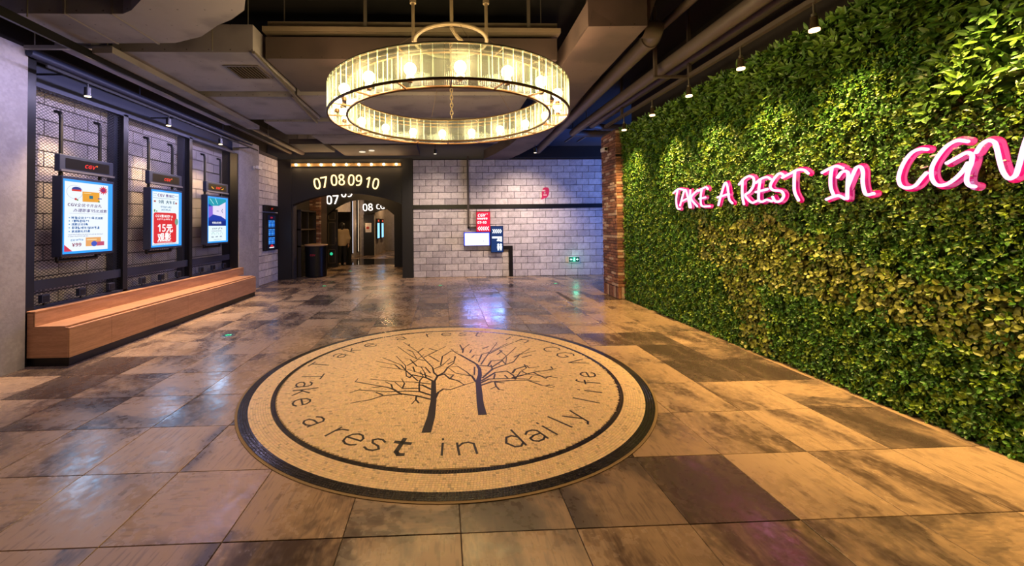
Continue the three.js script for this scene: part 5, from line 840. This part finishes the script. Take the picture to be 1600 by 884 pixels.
duct('wide grey ceiling duct with the square air vent in its underside', bx(-3.82, -2.22, 3.65, 3.98, -6.12, -4.75), BOARD);
vent(-2.55, 3.6475, -5.35);
duct('wide brownish ceiling duct just behind the chandelier glass', bx(-2.16, 1.45, 3.66, 3.93, -6.16, -4.95), TANBOARD);
duct('second wide grey ceiling duct behind the dark gap', bx(-4.0, -2.35, 3.65, 3.9, -7.74, -6.38), BOARD);
duct('second wide grey ceiling duct right part seen through the chandelier', bx(-2.3, 1.4, 3.68, 3.9, -7.74, -6.4), BOARD);
duct('third wide grey ceiling duct towards the portal', bx(-3.5, 1.4, 3.66, 3.9, -9.05, -7.95), BOARD);
duct('fourth wide grey ceiling duct towards the portal', bx(-3.0, 1.4, 3.68, 3.9, -10.2, -9.25), BOARD);
duct('low tan ceiling board directly over the portal bulbs', bx(-2.95, -0.7, 3.72, 3.85, -12.2, -10.6), TANBOARD, (t) => { for (const x of [-2.7, -0.9]) part('hanging_rod', rod([x, 3.85, -11], [x, 4.6, -11], 0.007, 6), STEEL, t); part('downlight', mergeGeometries([rod([-2.3, 3.7, -11.5], [-2.3, 3.725, -11.5], 0.09, 20), rod([-2.0, 3.7, -11.3], [-2.0, 3.725, -11.3], 0.08, 20)]), glow(new THREE.Color(1, 0.85, 0.65), 0.8), t); });
duct('small tan ceiling board left over the portal', bx(-3.95, -3.1, 3.72, 3.85, -11.6, -10.4), TANBOARD);
solo('cable_tray', 'long pale steel cable tray crossing high behind the chandelier', 'cable tray', mergeGeometries([bx(-2.2, 1.5, 4.0, 4.2, -5.12, -5.1), bx(-2.2, 1.5, 4.0, 4.015, -5.12, -4.95), bx(-2.2, 1.5, 4.0, 4.06, -4.96, -4.945)].map(plain)), std({ color: 0x8a7c6c, roughness: 0.5, metalness: 0.4 }));
for (const [k, x] of [-0.95, 1.1].entries()) solo('tray_hanger', ['thin steel hanger of the cable tray left of the chandelier rods', 'thin steel hanger of the cable tray right of the chandelier rods'][k], 'hanger', bx(x - 0.02, x + 0.02, 4.016, 4.6, -5.0, -4.97), STEEL, undefined, 'cable tray hangers');
solo('ceiling_angle', 'long thin steel angle under the wide grey ducts', 'angle bar', mergeGeometries([bar([-2.19, 3.63, -4.7], [-2.3, 3.63, -6.4], 0.03, 0.03), bar([-2.33, 3.63, -6.3], [-2.45, 3.63, -7.9], 0.035, 0.03)]), STEEL);
for (const [k, x] of [-4.02, -3.62].entries()) solo('cable_duct', ['narrow boxed duct running along the ceiling above the lighting rail', 'narrow grey trunking running along the ceiling left of the air vent'][k], 'duct', k ? bx(x - 0.3, x - 0.08, 3.57, 3.645, -8.2, -4.6) : bx(x - 0.4, x - 0.0, 3.68, 3.95, -8.3, -4.7), BOARD, undefined);
{
  const t = thing('strut_bar', 'horizontal steel strut above the mesh screen under the ducts', 'strut', [-4.0, 3.655, -4.66]);
  part('bar', bx(-0.7, 0.25, -0.02, 0.02, -0.02, 0.02), STEEL, t); part('hanging_rod', rod([0.2, 0.02, 0], [0.2, 0.82, 0], 0.006, 6), STEEL, t); part('hanging_rod', rod([-0.6, 0.02, 0], [-0.6, 0.82, 0], 0.006, 6), STEEL, t);
}
// pipe and duct runs near the portal's left
solo('ceiling_pipe', 'long grey pipe slanting back over the plastered pier to the portal', 'pipe', mergeGeometries([rod([-4.15, 3.72, -8.5], [-4.3, 3.85, -12.4], 0.07), rod([-4.5, 3.8, -8.6], [-4.65, 3.85, -12.4], 0.05)]), PIPEGREY);
{ // duct D at the right, with its end face towards the camera
  const g = sweep([[1.97, 4.16, -4.06], [1.845, 3.66, -4.09], [1.9, 3.66, -5.5], [2.15, 3.66, -9.0], [2.1, 3.66, -10.4], [1.85, 3.6, -11.3], [1.6, 3.56, -12.2]], [0.72, 0.62, 0.64, 0.6, 0.72, 0.74, 0.74], 0.42);
  duct('large tan insulated duct running back on the right of the chandelier', mergeGeometries([plain(sweep([[1.845, 3.66, -4.09], [1.9, 3.66, -5.5], [2.15, 3.66, -9.0], [2.1, 3.66, -10.4], [1.85, 3.6, -11.3], [1.6, 3.58, -12.2]], [0.62, 0.64, 0.6, 0.72, 0.74, 0.74], 0.28)), plain(sweep([[1.845, 4.02, -4.2], [1.84, 4.1, -4.12]], 0.62, 0.1))]), DUCTBROWN, (t) => {
    const s = new THREE.BufferGeometry(), A = [1.535, 3.66, -4.09], B = [2.155, 3.66, -4.09], C = [2.36, 4.2, -4.12], D = [1.66, 4.2, -4.12], E = [1.66, 4.5, -3.95], G = [2.4, 4.5, -3.95], a = [1.535, 3.66, -4.42], d = [1.66, 4.2, -4.45], b = [2.155, 3.66, -4.42], c2 = [2.32, 4.2, -4.45], e2 = [1.66, 4.5, -4.3], g2 = [2.4, 4.5, -4.3];
    const pos = []; for (const [p, q, r, u] of [[A, B, C, D], [D, C, G, E], [a, A, D, d], [d, D, E, e2], [B, b, c2, C], [C, c2, g2, G]]) for (const v of [p, q, r, p, r, u]) pos.push(...v);
    s.setAttribute('position', new THREE.Float32BufferAttribute(pos, 3)); s.setAttribute('uv', new THREE.BufferAttribute(new Float32Array(pos.length / 3 * 2), 2)); s.computeVertexNormals(); part('riser', metric(s), DUCTBROWN, t);
  });
}
solo('ceiling_pipe', 'thick brown pipe running along the ceiling, nearer the large duct of two', 'pipe', pipe([[3.12, 3.78, 0.5], [3.12, 3.78, -9.6], [8.1, 3.78, -9.6]], 0.085, 20, 0.2), PIPEGREY);
solo('ceiling_pipe', 'thick brown pipe running along the ceiling, nearer the green wall of two', 'pipe', pipe([[3.45, 3.86, 0.5], [3.45, 3.86, -9.3], [8.1, 3.86, -9.3]], 0.075, 20, 0.2), PIPEGREY);
{
  const t = thing('elbow_pipe', 'fat brown pipe bending out of the side of the large duct', 'pipe');
  part('pipe', pipe([[2.33, 3.86, -4.55], [2.56, 3.86, -4.55], [2.62, 3.8, -7.0], [2.85, 3.8, -11.85]], 0.1, 18, 0.12), PIPEGREY, t); part('collar', rod([2.561, 3.855, -4.78], [2.562, 3.853, -4.84], 0.115, 20), PIPEGREY, t);
}
solo('ceiling_pipe', 'thin brown pipe crossing high between the elbow pipe and the long pipes', 'pipe', mergeGeometries([rod([2.85, 4.1, 0], [2.75, 4.1, -12.4], 0.05), rod([2.4, 4.25, -3.0], [2.7, 4.25, -12.2], 0.03)]), PIPEGREY);
solo('pipe_hanger', 'brown angle hanger holding the two long pipes and the rail', 'hanger', mergeGeometries([bx(2.93, 2.97, 3.62, 4.6, -5.42, -5.38), bx(2.93, 3.38, 3.6, 3.63, -5.42, -5.38)].map(plain)), PIPEGREY);
solo('ceiling_beam', 'black beam along the top of the back wall on the right', 'beam', bx(2.2, 8.15, 3.64, 3.98, -12.3, -12.1), CEILING);
solo('cable_tray', 'short steel ladder tray lit blue near the brick pier', 'cable tray', mergeGeometries([bx(3.45, 3.49, 3.9, 3.94, -11.2, -9.85), bx(3.8, 3.84, 3.9, 3.94, -11.2, -9.85), bx(3.45, 4.3, 3.9, 3.94, -10.5, -10.46), bx(3.45, 4.3, 3.9, 3.94, -10.0, -9.96), bx(3.45, 3.47, 3.94, 4.6, -10.5, -10.48), bx(3.82, 3.84, 3.94, 4.6, -10.5, -10.48)].map(plain)), STEEL);
// ---------------------------------------------------------------- floor markers and joint cover
const marker = canvas(128, 128, (c) => { c.fillStyle = '#10302a'; c.fillRect(0, 0, 128, 128); c.fillStyle = '#20e890'; c.beginPath(); c.moveTo(20, 64); c.lineTo(60, 24); c.lineTo(60, 48); c.lineTo(108, 48); c.lineTo(108, 80); c.lineTo(60, 80); c.lineTo(60, 104); c.fill(); c.fillStyle = '#d8fff0'; c.beginPath(); c.arc(84, 34, 9, 0, 7); c.fill(); });
[[-3.2, -6.08, 'round green floor exit marker beside the bench'], [-3.2, -10.85, 'round green floor exit marker before the portal'], [-0.1, -10.63, 'round green floor exit marker before the back wall near the portal post'], [2.97, -10.63, 'round green floor exit marker before the back wall near the exit sign'], [-3.3, -14.3, 'round green floor exit marker inside the corridor']].forEach(([x, z, label]) => {
  const t = thing('floor_marker', label, 'floor marker', [x, 0, z], 0, 'green floor exit markers');
  part('rim', plain(new THREE.LatheGeometry([[0, 0.004], [0.075, 0.006], [0.095, 0.003], [0.1, 0]].map(([a, b]) => new THREE.Vector2(a, b)), 32)), STEEL, t); part('face', new THREE.CircleGeometry(0.068, 32).rotateX(-Math.PI / 2).translate(0, 0.008, 0), screenMat(marker, 1.6), t);
});
{
  const t = thing('wall_marker', 'small green glowing exit marker on the brick pier behind the bin', 'exit sign', [-3.98, 0.62, -14.37]);
  part('face', rod([0, 0, 0], [0, 0, 0.02], 0.05, 20), glow(new THREE.Color(0.05, 1, 0.5), 0.6), t); part('rim', plain(new THREE.TorusGeometry(0.058, 0.01, 8, 24)), BLACK, t);
}
{
  const t = thing('floor_grille', 'narrow dark slotted strip set in the floor before the brick pier', 'floor grille', [2.63, 0, -8.75]);
  part('frame', bx(-0.05, 0.05, -0.004, 0.002, -0.55, 0.55), std({ color: 0x7a6c60, roughness: 0.5 }), t);
  for (let k = 0; k < 12; k++) part('slot', bx(-0.04, 0.04, 0.002, 0.0035, -0.52 + k * 0.09, -0.48 + k * 0.09), BLACK, t);
}
renderer.render(scene, camera);
